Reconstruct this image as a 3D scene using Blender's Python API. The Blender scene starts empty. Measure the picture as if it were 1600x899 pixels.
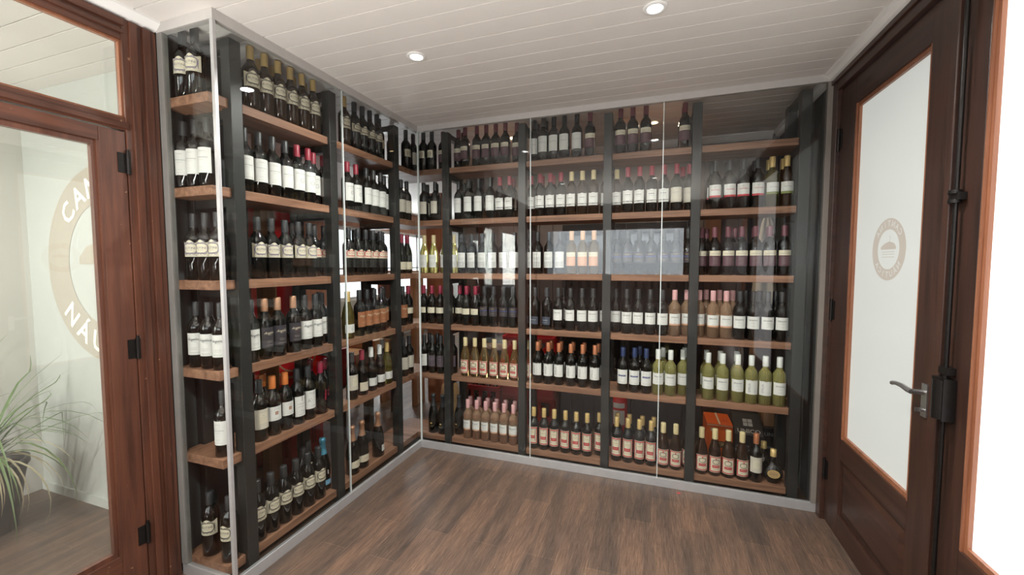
import bpy, math, random
from mathutils import Vector, Matrix
random.seed(7)
PI = math.pi
C = bpy.context.scene.collection
S = bpy.context.scene

# ------------------------------------------------------------------ camera
CAM = Vector((1.7246, -2.7713, 1.4541)); YAW, PITCH, ROLL, FPX = -0.3339, 0.0575, -0.0010, 640.74
_f = Vector((math.sin(YAW)*math.cos(PITCH), math.cos(YAW)*math.cos(PITCH), -math.sin(PITCH)))
_r = Vector((math.cos(YAW), -math.sin(YAW), 0)); _u = _r.cross(_f)
_R = _r*math.cos(ROLL)+_u*math.sin(ROLL); _U = -_r*math.sin(ROLL)+_u*math.cos(ROLL)
cd = bpy.data.cameras.new('camera'); cam = bpy.data.objects.new('camera', cd); C.objects.link(cam)
cd.sensor_width = 36; cd.lens = FPX/1600*36; cd.clip_start = .02; cd.clip_end = 200
M = Matrix.Identity(4)
for i in range(3):
    M[i][0], M[i][1], M[i][2], M[i][3] = _R[i], _U[i], -_f[i], CAM[i]
cam.matrix_world = M
S.camera = cam
def hit(px, py, ax, v):
    """the point of the plane axis=v seen at a place of the photograph"""
    d = _R*((px-799.5)/FPX) - _U*((py-449.5)/FPX) + _f
    return CAM + d*((v-CAM[ax])/d[ax])

# ------------------------------------------------------------------ light
EXPOSURE = 0.62
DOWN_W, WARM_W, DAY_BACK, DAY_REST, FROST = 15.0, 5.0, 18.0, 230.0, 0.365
S.view_settings.view_transform = 'Standard'; S.view_settings.look = 'None'
S.view_settings.gamma = 1; S.view_settings.exposure = EXPOSURE; S.view_settings.use_curve_mapping = False
S.cycles.transparent_max_bounces = 32; S.cycles.max_bounces = 12; S.cycles.transmission_bounces = 12
S.cycles.use_denoising = True; S.cycles.sample_clamp_indirect = 6; S.cycles.caustics_refractive = False; S.cycles.caustics_reflective = False
w = bpy.data.worlds.new('sky'); S.world = w; w.use_nodes = True
wn = w.node_tree.nodes; wl = w.node_tree.links
bg = wn['Background']; bg.inputs[0].default_value = (.86, .93, 1, 1); bg.inputs[1].default_value = 1.3
def area(name, loc, size, sy, power, col, dirv):
    l = bpy.data.lights.new(name, 'AREA'); l.shape = 'RECTANGLE'; l.size = size; l.size_y = sy; l.energy = power; l.color = col
    o = bpy.data.objects.new(name, l); C.objects.link(o); o.location = loc
    o.rotation_euler = Vector(dirv).to_track_quat('-Z', 'Z').to_euler(); return o
area('daylight_back', (1.08, -4.75, 1.66), 2.3, .8, DAY_BACK, (.95, .98, 1), (0, 1, 0))
area('daylight_restaurant', (-3.45, 4.25, 1.46), 3.4, 1.22, DAY_REST, (.95, .98, 1), (1, 0, 0))
area('added_ceiling_fill', (1.2, -3.60, .10), 2.3, .7, 190, (1, .96, .90), (0, .12, 1))  # unseen fill added near the floor to brighten the ceiling; no fixture
area('daylight_hall', (-1.3, -4.75, 1.7), 1.4, 1.3, 90, (1, .98, .94), (0, 1, 0))

# ------------------------------------------------------------------ materials
def newmat(name):
    m = bpy.data.materials.new(name); m.use_nodes = True
    return m, m.node_tree.nodes, m.node_tree.links, m.node_tree.nodes['Principled BSDF']
def plain(name, col, rough=.5, metal=0, spec=.5, var=.0, scale=20, coat=0, bump=0):
    m, n, l, p = newmat(name)
    p.inputs['Base Color'].default_value = (*col, 1); p.inputs['Roughness'].default_value = rough
    p.inputs['Metallic'].default_value = metal; p.inputs['Specular IOR Level'].default_value = spec
    p.inputs['Coat Weight'].default_value = coat
    if var or bump:
        tc = n.new('ShaderNodeTexCoord'); nz = n.new('ShaderNodeTexNoise'); nz.inputs['Scale'].default_value = scale; nz.inputs['Detail'].default_value = 6
        l.new(tc.outputs['Object'], nz.inputs['Vector'])
        if var:
            mx = n.new('ShaderNodeMix'); mx.data_type = 'RGBA'
            mx.inputs['A'].default_value = (*[c*(1-var) for c in col], 1); mx.inputs['B'].default_value = (*[min(1, c*(1+var)) for c in col], 1)
            l.new(nz.outputs['Fac'], mx.inputs['Factor']); l.new(mx.outputs['Result'], p.inputs['Base Color'])
        if bump:
            b = n.new('ShaderNodeBump'); b.inputs['Strength'].default_value = bump; b.inputs['Distance'].default_value = .004
            l.new(nz.outputs['Fac'], b.inputs['Height']); l.new(b.outputs['Normal'], p.inputs['Normal'])
    return m
def wood(name, dark, light, axis='x', rough=.5, fine=1., coat=0, chips=None):
    m, n, l, p = newmat(name)
    tc = n.new('ShaderNodeTexCoord'); oi = n.new('ShaderNodeObjectInfo'); ad = n.new('ShaderNodeVectorMath'); ad.operation = 'ADD'
    mp = n.new('ShaderNodeMapping'); sc = {'x': (1.2, 22, 22), 'y': (22, 1.2, 22), 'z': (22, 22, 1.2)}[axis]
    mp.inputs['Scale'].default_value = [s*fine for s in sc]
    ml = n.new('ShaderNodeMath'); ml.operation = 'MULTIPLY'; ml.inputs[1].default_value = 7.3
    l.new(oi.outputs['Random'], ml.inputs[0]); l.new(tc.outputs['Object'], ad.inputs[0]); l.new(ml.outputs[0], ad.inputs[1]); l.new(ad.outputs[0], mp.inputs['Vector'])
    nz = n.new('ShaderNodeTexNoise'); nz.inputs['Scale'].default_value = 1.6; nz.inputs['Detail'].default_value = 8; nz.inputs['Roughness'].default_value = .62; nz.inputs['Distortion'].default_value = .5
    l.new(mp.outputs[0], nz.inputs['Vector'])
    cr = n.new('ShaderNodeValToRGB'); cr.color_ramp.elements[0].position = .32; cr.color_ramp.elements[1].position = .7
    cr.color_ramp.elements[0].color = (*dark, 1); cr.color_ramp.elements[1].color = (*light, 1)
    l.new(nz.outputs['Fac'], cr.inputs[0])
    out = cr.outputs[0]
    if chips:
        n2 = n.new('ShaderNodeTexNoise'); n2.inputs['Scale'].default_value = 38; n2.inputs['Detail'].default_value = 3
        l.new(tc.outputs['Object'], n2.inputs['Vector'])
        r2 = n.new('ShaderNodeValToRGB'); r2.color_ramp.elements[0].position = .73; r2.color_ramp.elements[1].position = .755
        l.new(n2.outputs['Fac'], r2.inputs[0]); mx = n.new('ShaderNodeMix'); mx.data_type = 'RGBA'
        l.new(r2.outputs[0], mx.inputs['Factor']); l.new(out, mx.inputs['A']); mx.inputs['B'].default_value = (*chips, 1); out = mx.outputs['Result']
    l.new(out, p.inputs['Base Color']); p.inputs['Roughness'].default_value = rough; p.inputs['Coat Weight'].default_value = coat; p.inputs['Coat Roughness'].default_value = .25
    b = n.new('ShaderNodeBump'); b.inputs['Strength'].default_value = .25; b.inputs['Distance'].default_value = .002
    l.new(nz.outputs['Fac'], b.inputs['Height']); l.new(b.outputs['Normal'], p.inputs['Normal'])
    return m
def pane_mat(name, tint=(1, 1, 1), base=.04, rough=0.0, haze=0.0):
    m, n, l, p = newmat(name); n.remove(p); out = n['Material Output']
    tr = n.new('ShaderNodeBsdfTransparent'); tr.inputs[0].default_value = (*tint, 1)
    gl = n.new('ShaderNodeBsdfGlossy'); gl.inputs['Roughness'].default_value = rough
    ge = n.new('ShaderNodeNewGeometry'); dt = n.new('ShaderNodeVectorMath'); dt.operation = 'DOT_PRODUCT'
    l.new(ge.outputs['Incoming'], dt.inputs[0]); l.new(ge.outputs['Normal'], dt.inputs[1])
    a = n.new('ShaderNodeMath'); a.operation = 'ABSOLUTE'; l.new(dt.outputs['Value'], a.inputs[0])
    s = n.new('ShaderNodeMath'); s.operation = 'SUBTRACT'; s.inputs[0].default_value = 1; l.new(a.outputs[0], s.inputs[1])
    q = n.new('ShaderNodeMath'); q.operation = 'POWER'; q.inputs[1].default_value = 5; l.new(s.outputs[0], q.inputs[0])
    k = n.new('ShaderNodeMath'); k.operation = 'MULTIPLY_ADD'; k.inputs[1].default_value = 1-base; k.inputs[2].default_value = base; l.new(q.outputs[0], k.inputs[0])
    mx = n.new('ShaderNodeMixShader'); l.new(k.outputs[0], mx.inputs[0]); l.new(tr.outputs[0], mx.inputs[1]); l.new(gl.outputs[0], mx.inputs[2])
    last = mx.outputs[0]
    if haze:
        df = n.new('ShaderNodeBsdfDiffuse'); df.inputs[0].default_value = (.75, .76, .74, 1); m2 = n.new('ShaderNodeMixShader'); m2.inputs[0].default_value = haze
        l.new(last, m2.inputs[1]); l.new(df.outputs[0], m2.inputs[2]); last = m2.outputs[0]
    l.new(last, out.inputs[0]); return m
def liquid(name, col, depth=.9):
    m, n, l, p = newmat(name)
    p.inputs['Base Color'].default_value = (*col, 1); p.inputs['Transmission Weight'].default_value = depth
    p.inputs['Roughness'].default_value = .03; p.inputs['IOR'].default_value = 1.36; return m
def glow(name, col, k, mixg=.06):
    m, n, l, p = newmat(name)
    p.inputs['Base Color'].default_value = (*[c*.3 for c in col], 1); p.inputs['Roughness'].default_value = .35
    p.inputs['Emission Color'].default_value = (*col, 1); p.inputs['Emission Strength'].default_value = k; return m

SHELF = wood('shelf_wood', (.16, .075, .042), (.38, .20, .120), 'x', .55)
SHELFY = wood('shelf_wood_lengthwise', (.16, .075, .042), (.38, .20, .120), 'y', .55)
MAHOG = wood('mahogany', (.052, .018, .010), (.135, .048, .026), 'z', .42, coat=.25, chips=(.30, .17, .10))
MAHOGH = wood('mahogany_lengthwise', (.052, .018, .010), (.135, .048, .026), 'y', .42, coat=.25, chips=(.30, .17, .10))
DARKW = wood('dark_mahogany', (.022, .010, .007), (.062, .026, .016), 'z', .45, coat=.2)
DARKWH = wood('dark_mahogany_lengthwise', (.022, .010, .007), (.062, .026, .016), 'y', .45, coat=.2)
BEAD = wood('orange_bead_wood', (.20, .075, .036), (.34, .14, .07), 'z', .45, coat=.2)
PINE = wood('pine', (.26, .13, .065), (.45, .26, .14), 'z', .6)
PINEH = wood('pine_lengthwise', (.30, .18, .10), (.55, .38, .22), 'x', .6)
ORANGEW = wood('orange_wood_boards', (.28, .11, .055), (.45, .20, .11), 'z', .6)
STEEL = plain('black_steel', (.027, .027, .025), .42, .0, .5, .2, 9)
ALU = plain('brushed_aluminium', (.52, .525, .53), .42, .55, .5, .12, 14)
ALUD = plain('dull_aluminium', (.27, .265, .25), .45, .3, .5, .15, 14)
ALUT = plain('painted_top_rail', (.50, .48, .46), .5, .1, .5, .08, 18)
WHITEP = plain('ceiling_white_paint', (.72, .69, .655), .55, 0, .4, .05, 7, bump=.15)
CROWN = plain('crown_white', (.78, .78, .76), .45, 0, .5)
GREYW = plain('grey_boards', (.115, .10, .105), .6, 0, .4, .12, 5)
GREYD = plain('charcoal_panel', (.075, .08, .078), .5, 0, .5, .15, 6)
PALE = plain('pale_wall', (.62, .62, .58), .8, 0, .3, .04, 3)
PALEG = plain('grey_green_wall', (.42, .44, .41), .8, 0, .3, .05, 3)
IRON = plain('black_iron', (.018, .016, .015), .35, .6, .5, .3, 60)
CHROME = plain('worn_chrome', (.42, .42, .42), .28, .9)
GLASSP = pane_mat('cabinet_glass', (.955, .967, .962), .032)
GLASSW = pane_mat('door_glass', (.95, .96, .94), .085, 0, .02)
CLEARW = pane_mat('window_glass', (.98, .98, .98), .04)
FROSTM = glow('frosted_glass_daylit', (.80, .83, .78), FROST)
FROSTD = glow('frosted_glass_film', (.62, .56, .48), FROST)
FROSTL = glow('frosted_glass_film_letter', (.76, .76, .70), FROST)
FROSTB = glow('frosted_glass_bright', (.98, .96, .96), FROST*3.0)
LAMPM = glow('lamp_lens', (1, .99, .96), 14)
LAMPW = glow('warm_lamp_lens', (1, .72, .38), 8)
REDP = plain('red_plastic', (.55, .014, .018), .38, 0, .5, .12, 12)
REDD = plain('dark_red_plastic', (.34, .012, .016), .4, 0, .5, .12, 12)
WHITE = plain('white_paint', (.8, .8, .8), .5)
BLACK = plain('black_plastic', (.010, .010, .011), .3)
BLACKC = plain('black_card', (.016, .016, .017), .55)
CARDO = plain('orange_card', (.80, .13, .012), .5, 0, .4, .04, 10)
CREAMC = plain('cream_cloth', (.68, .62, .50), .9, 0, .2, .06, 20)
SILVERI = plain('grey_ink', (.42, .42, .42), .5)

def floor_mat():
    m, n, l, p = newmat('wood_look_tile')
    tc = n.new('ShaderNodeTexCoord'); mp = n.new('ShaderNodeMapping'); mp.inputs['Rotation'].default_value = (0, 0, PI/2); mp.inputs['Location'].default_value = (.3, .04, 0)
    l.new(tc.outputs['Object'], mp.inputs['Vector'])
    br = n.new('ShaderNodeTexBrick'); br.offset = .37; br.inputs['Scale'].default_value = 1; br.inputs['Brick Width'].default_value = .72; br.inputs['Row Height'].default_value = .148
    br.inputs['Mortar Size'].default_value = .0016; br.inputs['Mortar Smooth'].default_value = .3; br.inputs['Bias'].default_value = 0
    br.inputs['Color1'].default_value = (.76, .77, .78, 1); br.inputs['Color2'].default_value = (1.14, 1.06, 1.0, 1); br.inputs['Mortar'].default_value = (1.25, 1.2, 1.15, 1)
    l.new(mp.outputs[0], br.inputs['Vector'])
    m2 = n.new('ShaderNodeMapping'); m2.inputs['Scale'].default_value = (62, 3.4, 1); l.new(tc.outputs['Object'], m2.inputs['Vector'])
    nz = n.new('ShaderNodeTexNoise'); nz.inputs['Scale'].default_value = 3; nz.inputs['Detail'].default_value = 9; nz.inputs['Roughness'].default_value = .7; nz.inputs['Distortion'].default_value = .6
    l.new(m2.outputs[0], nz.inputs['Vector'])
    cr = n.new('ShaderNodeValToRGB'); e = cr.color_ramp.elements; e[0].position = .30; e[0].color = (.054, .038, .030, 1); e[1].position = .76; e[1].color = (.195, .138, .106, 1)
    x = e.new(.5); x.color = (.116, .079, .060, 1)
    l.new(nz.outputs['Fac'], cr.inputs[0])
    mx = n.new('ShaderNodeMix'); mx.data_type = 'RGBA'; mx.blend_type = 'MULTIPLY'; mx.inputs['Factor'].default_value = 1
    l.new(cr.outputs[0], mx.inputs['A']); l.new(br.outputs['Color'], mx.inputs['B'])
    m3 = n.new('ShaderNodeMapping'); m3.inputs['Scale'].default_value = (60, 28, 1); l.new(tc.outputs['Object'], m3.inputs['Vector'])
    n3 = n.new('ShaderNodeTexNoise'); n3.inputs['Scale'].default_value = 2.2; n3.inputs['Detail'].default_value = 3; l.new(m3.outputs[0], n3.inputs['Vector'])
    r3 = n.new('ShaderNodeValToRGB'); r3.color_ramp.elements[0].position = .70; r3.color_ramp.elements[1].position = .76; l.new(n3.outputs['Fac'], r3.inputs[0])
    fm = n.new('ShaderNodeMath'); fm.operation = 'MULTIPLY'; fm.inputs[1].default_value = .55; l.new(r3.outputs[0], fm.inputs[0])
    my = n.new('ShaderNodeMix'); my.data_type = 'RGBA'; l.new(fm.outputs[0], my.inputs['Factor']); l.new(mx.outputs['Result'], my.inputs['A']); my.inputs['B'].default_value = (.36, .28, .23, 1)
    m4 = n.new('ShaderNodeMapping'); m4.inputs['Scale'].default_value = (9, 1.1, 1); l.new(tc.outputs['Object'], m4.inputs['Vector'])
    n4 = n.new('ShaderNodeTexNoise'); n4.inputs['Scale'].default_value = 1.8; n4.inputs['Detail'].default_value = 4; l.new(m4.outputs[0], n4.inputs['Vector'])
    r4 = n.new('ShaderNodeValToRGB'); r4.color_ramp.elements[0].position = .36; r4.color_ramp.elements[0].color = (.66, .69, .72, 1); r4.color_ramp.elements[1].position = .66; r4.color_ramp.elements[1].color = (1.18, 1.12, 1.04, 1); l.new(n4.outputs['Fac'], r4.inputs[0])
    mz = n.new('ShaderNodeMix'); mz.data_type = 'RGBA'; mz.blend_type = 'MULTIPLY'; mz.inputs['Factor'].default_value = 1
    l.new(my.outputs['Result'], mz.inputs['A']); l.new(r4.outputs[0], mz.inputs['B'])
    l.new(mz.outputs['Result'], p.inputs['Base Color']); p.inputs['Roughness'].default_value = .42; p.inputs['Specular IOR Level'].default_value = .45
    b = n.new('ShaderNodeBump'); b.inputs['Strength'].default_value = .3; b.inputs['Distance'].default_value = .002
    l.new(br.outputs['Fac'], b.inputs['Height']); b.invert = True; l.new(b.outputs['Normal'], p.inputs['Normal'])
    return m
FLOORM = floor_mat()

# ------------------------------------------------------------------ mesh helpers
class MB:
    def __init__(s): s.v = []; s.f = []; s.m = []; s.sm = []
    def add(s, vs, fs, mi=0, smooth=False):
        b = len(s.v); s.v += [tuple(x) for x in vs]
        for f in fs: s.f.append([b+i for i in f]); s.m.append(mi); s.sm.append(smooth)
        return s
    def box(s, x0, x1, y0, y1, z0, z1, mi=0):
        if x0 > x1: x0, x1 = x1, x0
        if y0 > y1: y0, y1 = y1, y0
        if z0 > z1: z0, z1 = z1, z0
        vs = [(x, y, z) for z in (z0, z1) for y in (y0, y1) for x in (x0, x1)]
        return s.add(vs, [(0, 2, 3, 1), (4, 5, 7, 6), (0, 1, 5, 4), (2, 6, 7, 3), (0, 4, 6, 2), (1, 3, 7, 5)], mi)
    def prism(s, pts, a0, a1, ax='z', mi=0):
        """polygon pts extruded along ax from a0 to a1; pts are the other two coordinates in order"""
        def P(p, a): return {'z': (p[0], p[1], a), 'y': (p[0], a, p[1]), 'x': (a, p[0], p[1])}[ax]
        n = len(pts); vs = [P(p, a0) for p in pts]+[P(p, a1) for p in pts]
        area2 = sum(pts[i][0]*pts[(i+1) % n][1]-pts[(i+1) % n][0]*pts[i][1] for i in range(n))
        fl = (area2 > 0) != (ax == 'y')
        if a1 < a0: fl = not fl
        fs = [list(range(n))[::-1], [n+i for i in range(n)]]+[[i, (i+1) % n, n+(i+1) % n, n+i] for i in range(n)]
        if not fl: fs = [f[::-1] for f in fs]
        return s.add(vs, fs, mi)
    def tube(s, pts, rad, seg=10, mi=0, cap=True):
        pts = [Vector(p) for p in pts]; n = len(pts); rad = rad if hasattr(rad, '__len__') else [rad]*n
        vs = []; up = None
        for i, p in enumerate(pts):
            t = (pts[min(i+1, n-1)]-pts[max(i-1, 0)]).normalized()
            if up is None: up = Vector((0, 0, 1)) if abs(t.z) < .9 else Vector((1, 0, 0))
            a = t.cross(up).normalized(); b = a.cross(t).normalized(); up = b
            for k in range(seg):
                an = 2*PI*k/seg; vs.append(p+(a*math.cos(an)+b*math.sin(an))*rad[i])
        fs = [[i*seg+k, i*seg+(k+1) % seg, (i+1)*seg+(k+1) % seg, (i+1)*seg+k] for i in range(n-1) for k in range(seg)]
        s.add(vs, fs, mi, True)
        if cap: s.add([vs[k] for k in range(seg)], [list(range(seg))[::-1]], mi); s.add([vs[(n-1)*seg+k] for k in range(seg)], [list(range(seg))], mi)
        return s
    def lathe(s, prof, cx=0, cy=0, cz=0, seg=24, mi=0, sy=1., close=True):
        vs = []; n = len(prof)
        for r, z in prof:
            for k in range(seg):
                a = 2*PI*k/seg; vs.append((cx+r*math.cos(a), cy+r*math.sin(a)*sy, cz+z))
        fs = [[i*seg+k, i*seg+(k+1) % seg, (i+1)*seg+(k+1) % seg, (i+1)*seg+k] for i in range(n-1) for k in range(seg)]
        s.add(vs, fs, mi, True)
        if close: s.add(vs[:seg], [list(range(seg))[::-1]], mi); s.add(vs[-seg:], [list(range(seg))], mi)
        return s
    def build(s, name, mats, parent=None, bevel=0):
        me = bpy.data.meshes.new(name); off = parent.location if parent is not None and not parent.get('_local') else Vector((0, 0, 0))
        p = parent
        tot = Vector((0, 0, 0))
        while p is not None:
            if not s_local(p): tot += p.location
            p = p.parent
        me.from_pydata([(x-tot.x, y-tot.y, z-tot.z) for x, y, z in s.v], [], s.f)
        mats = mats if isinstance(mats, (list, tuple)) else [mats]
        for m in mats: me.materials.append(m)
        me.polygons.foreach_set('material_index', s.m); me.polygons.foreach_set('use_smooth', s.sm); me.update()
        o = bpy.data.objects.new(name, me); C.objects.link(o)
        if parent is not None: o.parent = parent
        if bevel:
            b = o.modifiers.new('bevel', 'BEVEL'); b.width = bevel; b.segments = 2; b.limit_method = 'ANGLE'
        return o
def s_local(p): return p.type == 'MESH'
def tag(o, label=None, cat=None, group=None, kind=None):
    if label: o['label'] = label
    if cat: o['category'] = cat
    if group: o['group'] = group
    if kind: o['kind'] = kind
    return o
def thing(name, label, cat, loc=(0, 0, 0), group=None):
    o = bpy.data.objects.new(name, None); C.objects.link(o); o.location = loc; o.empty_display_size = .05
    return tag(o, label, cat, group)
def struct(name, mb, mat, bevel=0, parent=None):
    o = mb.build(name, mat, parent, bevel)
    if parent is None: o['kind'] = 'structure'
    return o
_tc = {}
def text2d(body, size=1., align='CENTER', shear=0, bold=0.):
    """flat glyph polygons of a line of writing: (verts2d, faces)"""
    key = (body, size, align, shear, bold)
    if key in _tc: return _tc[key]
    cu = bpy.data.curves.new('writing', 'FONT'); cu.body = body; cu.size = size; cu.align_x = align; cu.align_y = 'CENTER'; cu.resolution_u = 2; cu.shear = shear; cu.offset = bold
    o = bpy.data.objects.new('writing', cu); C.objects.link(o); bpy.context.view_layer.update()
    me = bpy.data.meshes.new_from_object(o.evaluated_get(bpy.context.evaluated_depsgraph_get()))
    r = ([(v.co.x, v.co.y) for v in me.vertices], [list(p.vertices) for p in me.polygons])
    bpy.data.objects.remove(o); bpy.data.curves.remove(cu); bpy.data.meshes.remove(me); _tc[key] = r
    return r
def put_text(mb, body, size, fn, mi, shear=0, rot=0, u0=0, v0=0, align='CENTER', bold=0.):
    vs, fs = text2d(body, size, align, shear, bold); c, s_ = math.cos(rot), math.sin(rot)
    mb.add([fn(u0+x*c-y*s_, v0+x*s_+y*c) for x, y in vs], fs, mi)
def ring_text(mb, body, R, size, fn, mi, mid, step, top=True):
    n = len(body)
    for i, ch in enumerate(body):
        a = mid + (-(i-(n-1)/2)*step if top else (i-(n-1)/2)*step)
        put_text(mb, ch, size, fn, mi, rot=(a-PI/2 if top else a+PI/2), u0=R*math.cos(a), v0=R*math.sin(a), bold=size*.02)
def annulus(mb, r0, r1, fn, mi, seg=64):
    vs = []; 
    for k in range(seg):
        a = 2*PI*k/seg; vs += [fn(r0*math.cos(a), r0*math.sin(a)), fn(r1*math.cos(a), r1*math.sin(a))]
    mb.add(vs, [[2*k, 2*k+1, (2*k+3) % (2*seg), (2*k+2) % (2*seg)] for k in range(seg)], mi)

# ------------------------------------------------------------------ the setting
W, L, D, H = 2.65, 1.533, .345, 2.5
YB, YN, XF = 1.05, -4.6, -3.2          # wall behind the back rack, wall behind the camera, far wall of the dining room
struct('floor', MB().box(XF-.2, W+.12, YN-.15, 6.4, -.05, 0), FLOORM)
cm = MB(); y = YN
cm.box(XF-.2, W+.12, YN-.15, 6.4, H+.012, H+.06, 1)
while y < 6.3:
    cm.box(XF-.2, W+.1, y+.0025, y+.1075, H, H+.0125); y += .11
struct('ceiling', cm, [WHITEP, plain('ceiling_backing', (.16, .15, .14), .9)], .0008)
# wall behind the racks: vertical boards
wb = MB(); x = -.1
while x < W+.1:
    wb.box(x+.003, x+.127, YB, YB+.02, 0, H-.001); x += .13
wb.box(-.1, W+.1, YB+.015, YB+.1, 0, H-.001)
struct('wall_back', wb, GREYW)
# wall right: pieces round the double door
wr = MB()
wr.box(W+.012, W+.1, .02, YB+.1, 0, H-.001)
x = .02
struct('wall_right', wr, GREYD)
wv = MB(); y = .03
while y < YB-.02:
    wv.box(W-.008, W+.011, y, min(y+.125, YB-.002), 0.001, H-.002); y += .13
struct('trim_1', wv, GREYD)
DOOR_Y0, DOOR_Y1 = -.0, -2.02
wr2 = MB(); wr2.box(W+.01, W+.1, DOOR_Y1-.14, YN, 0, H-.001)
wr2.box(W+.012, W+.1, .019, DOOR_Y1-.14, 2.462, H-.001)
struct('wall_right_near', wr2, DARKW)
# near wall with a wide window
wn_ = MB(); wn_.box(XF-.2, -2.1, YN-.1, YN, 0, H-.001); wn_.box(-.5, -.2, YN-.1, YN, 0, H-.001); wn_.box(2.5, W+.12, YN-.1, YN, 0, H-.001)
wn_.box(-2.1, -.5, YN-.1, YN, 0, 1.0); wn_.box(-2.1, -.5, YN-.1, YN, 2.2, H-.001); wn_.box(-.2, 2.5, YN-.1, YN, 0, 1.24); wn_.box(-.2, 2.5, YN-.1, YN, 2.08, H-.001); wn_.box(2.22, 2.5, YN-.1, YN, 1.24, 2.08)
struct('wall_near', wn_, DARKW)
wf = MB()
for xx in (-.2, .86, 2.18): wf.box(xx, xx+.04, YN-.08, YN-.02, 1.24, 2.08)
wf.box(-.2, 2.22, YN-.08, YN-.02, 1.24, 1.27); wf.box(-.2, 2.22, YN-.08, YN-.02, 2.05, 2.08)
w2 = struct('window_1', wf, MAHOG)
MB().box(-.19, 2.2, YN-.055, YN-.05, 1.25, 2.07).build('window_pane', CLEARW, w2)
# dining room shell beyond the left rack
w3 = MB(); w3.box(XF-.12, XF, YN, 2.5, 0, H-.001); w3.box(XF-.12, XF, 2.5, 6.2, 0, .82); w3.box(XF-.12, XF, 2.5, 6.2, 2.09, H-.001); w3.box(XF-.12, XF, 6.0, 6.2, .82, 2.09)
struct('wall_left_far', w3, PALE)
wfm = MB()
for yy in (2.5, 3.36, 4.22, 5.08, 5.94): wfm.box(XF-.1, XF-.03, yy, yy+.06, .82, 2.09)
wfm.box(XF-.1, XF-.03, 2.5, 6., .82, .88); wfm.box(XF-.1, XF-.03, 2.5, 6., 2.03, 2.09); wfm.box(XF-.1, XF-.03, 2.5, 6., 1.36, 1.39)
w4 = struct('window_2', wfm, WHITE)
MB().box(XF-.065, XF-.06, 2.51, 5.99, .83, 2.08).build('window_pane', CLEARW, w4)
struct('wall_far_end', MB().box(XF-.2, -.1, 6.2, 6.3, 0, H-.001), PALE)
struct('wall_side', MB().box(-.12, -.1, YB+.1, 6.2, 0, H-.001), GREYW)
struct('trim_2', MB().box(XF+.0005, XF+.03, -1.18, 6.19, 2.10, H-.002).box(XF+.0005, XF+.02, -1.18, 2.49, 0, 2.10), ORANGEW)
# crossing wall between hall and dining room, behind the left door
struct('wall_hall', MB().box(-2.0, -.40, -1.32, -1.20, 0, H-.001), PALEG)
struct('baseboard_hall', MB().box(-1.995, -.41, -1.332, -1.3205, 0, .055), PALEG)
hw = MB(); hw.box(-2.12, -2.0, YN, -1.62, 0, .9); hw.box(-2.12, -2.0, YN, -1.62, 2.05, H-.001); hw.box(-2.12, -2.0, -1.62, -1.2, 0, H-.001); hw.box(-2.12, -2.0, YN, -1.78, .9, 2.05)
struct('wall_hall_side', hw, PALE)
wq = struct('window_3', MB().box(-2.1, -2.03, -1.78, -1.765, .9, 2.05).box(-2.1, -2.03, -1.635, -1.62, .9, 2.05), WHITE)
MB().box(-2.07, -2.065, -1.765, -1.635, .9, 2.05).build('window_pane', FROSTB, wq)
# end panel behind the glass end of the left rack
struct('wall_end_panel', MB().box(-.40, -.372, -1.53, -1.12, 0, H-.002), GREYD)
struct('trim_3', MB().box(-.402, -.366, -1.19, -1.12, 0.001, H-.003), DARKW)
def crown(name, pts, a0, a1, ax):
    struct(name, MB().prism(pts, a0, a1, ax), CROWN)
crown('trim_4', [(W+.009, H-.0005), (W-.055, H-.0005), (W-.055, H-.010), (W-.040, H-.016), (W-.030, H-.036), (W-.010, H-.046), (W+.009, H-.050)], .0, YN, 'y')
crown('trim_5', [(W-.009, H-.0005), (W-.055, H-.0005), (W-.055, H-.010), (W-.040, H-.016), (W-.030, H-.036), (W-.010, H-.046)], .04, YB-.001, 'y')
crown('trim_6', [(YB-.001, H-.0005), (YB-.055, H-.0005), (YB-.055, H-.010), (YB-.030, H-.036), (YB-.012, H-.048), (YB-.001, H-.052)], -.1, W-.06, 'x')
crown('trim_7', [(-D-.012, H-.0005), (-D+.035, H-.0005), (-D+.035, H-.010), (-D+.010, H-.032), (-D-.012, H-.045)], -L-.004, YN, 'y')

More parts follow.
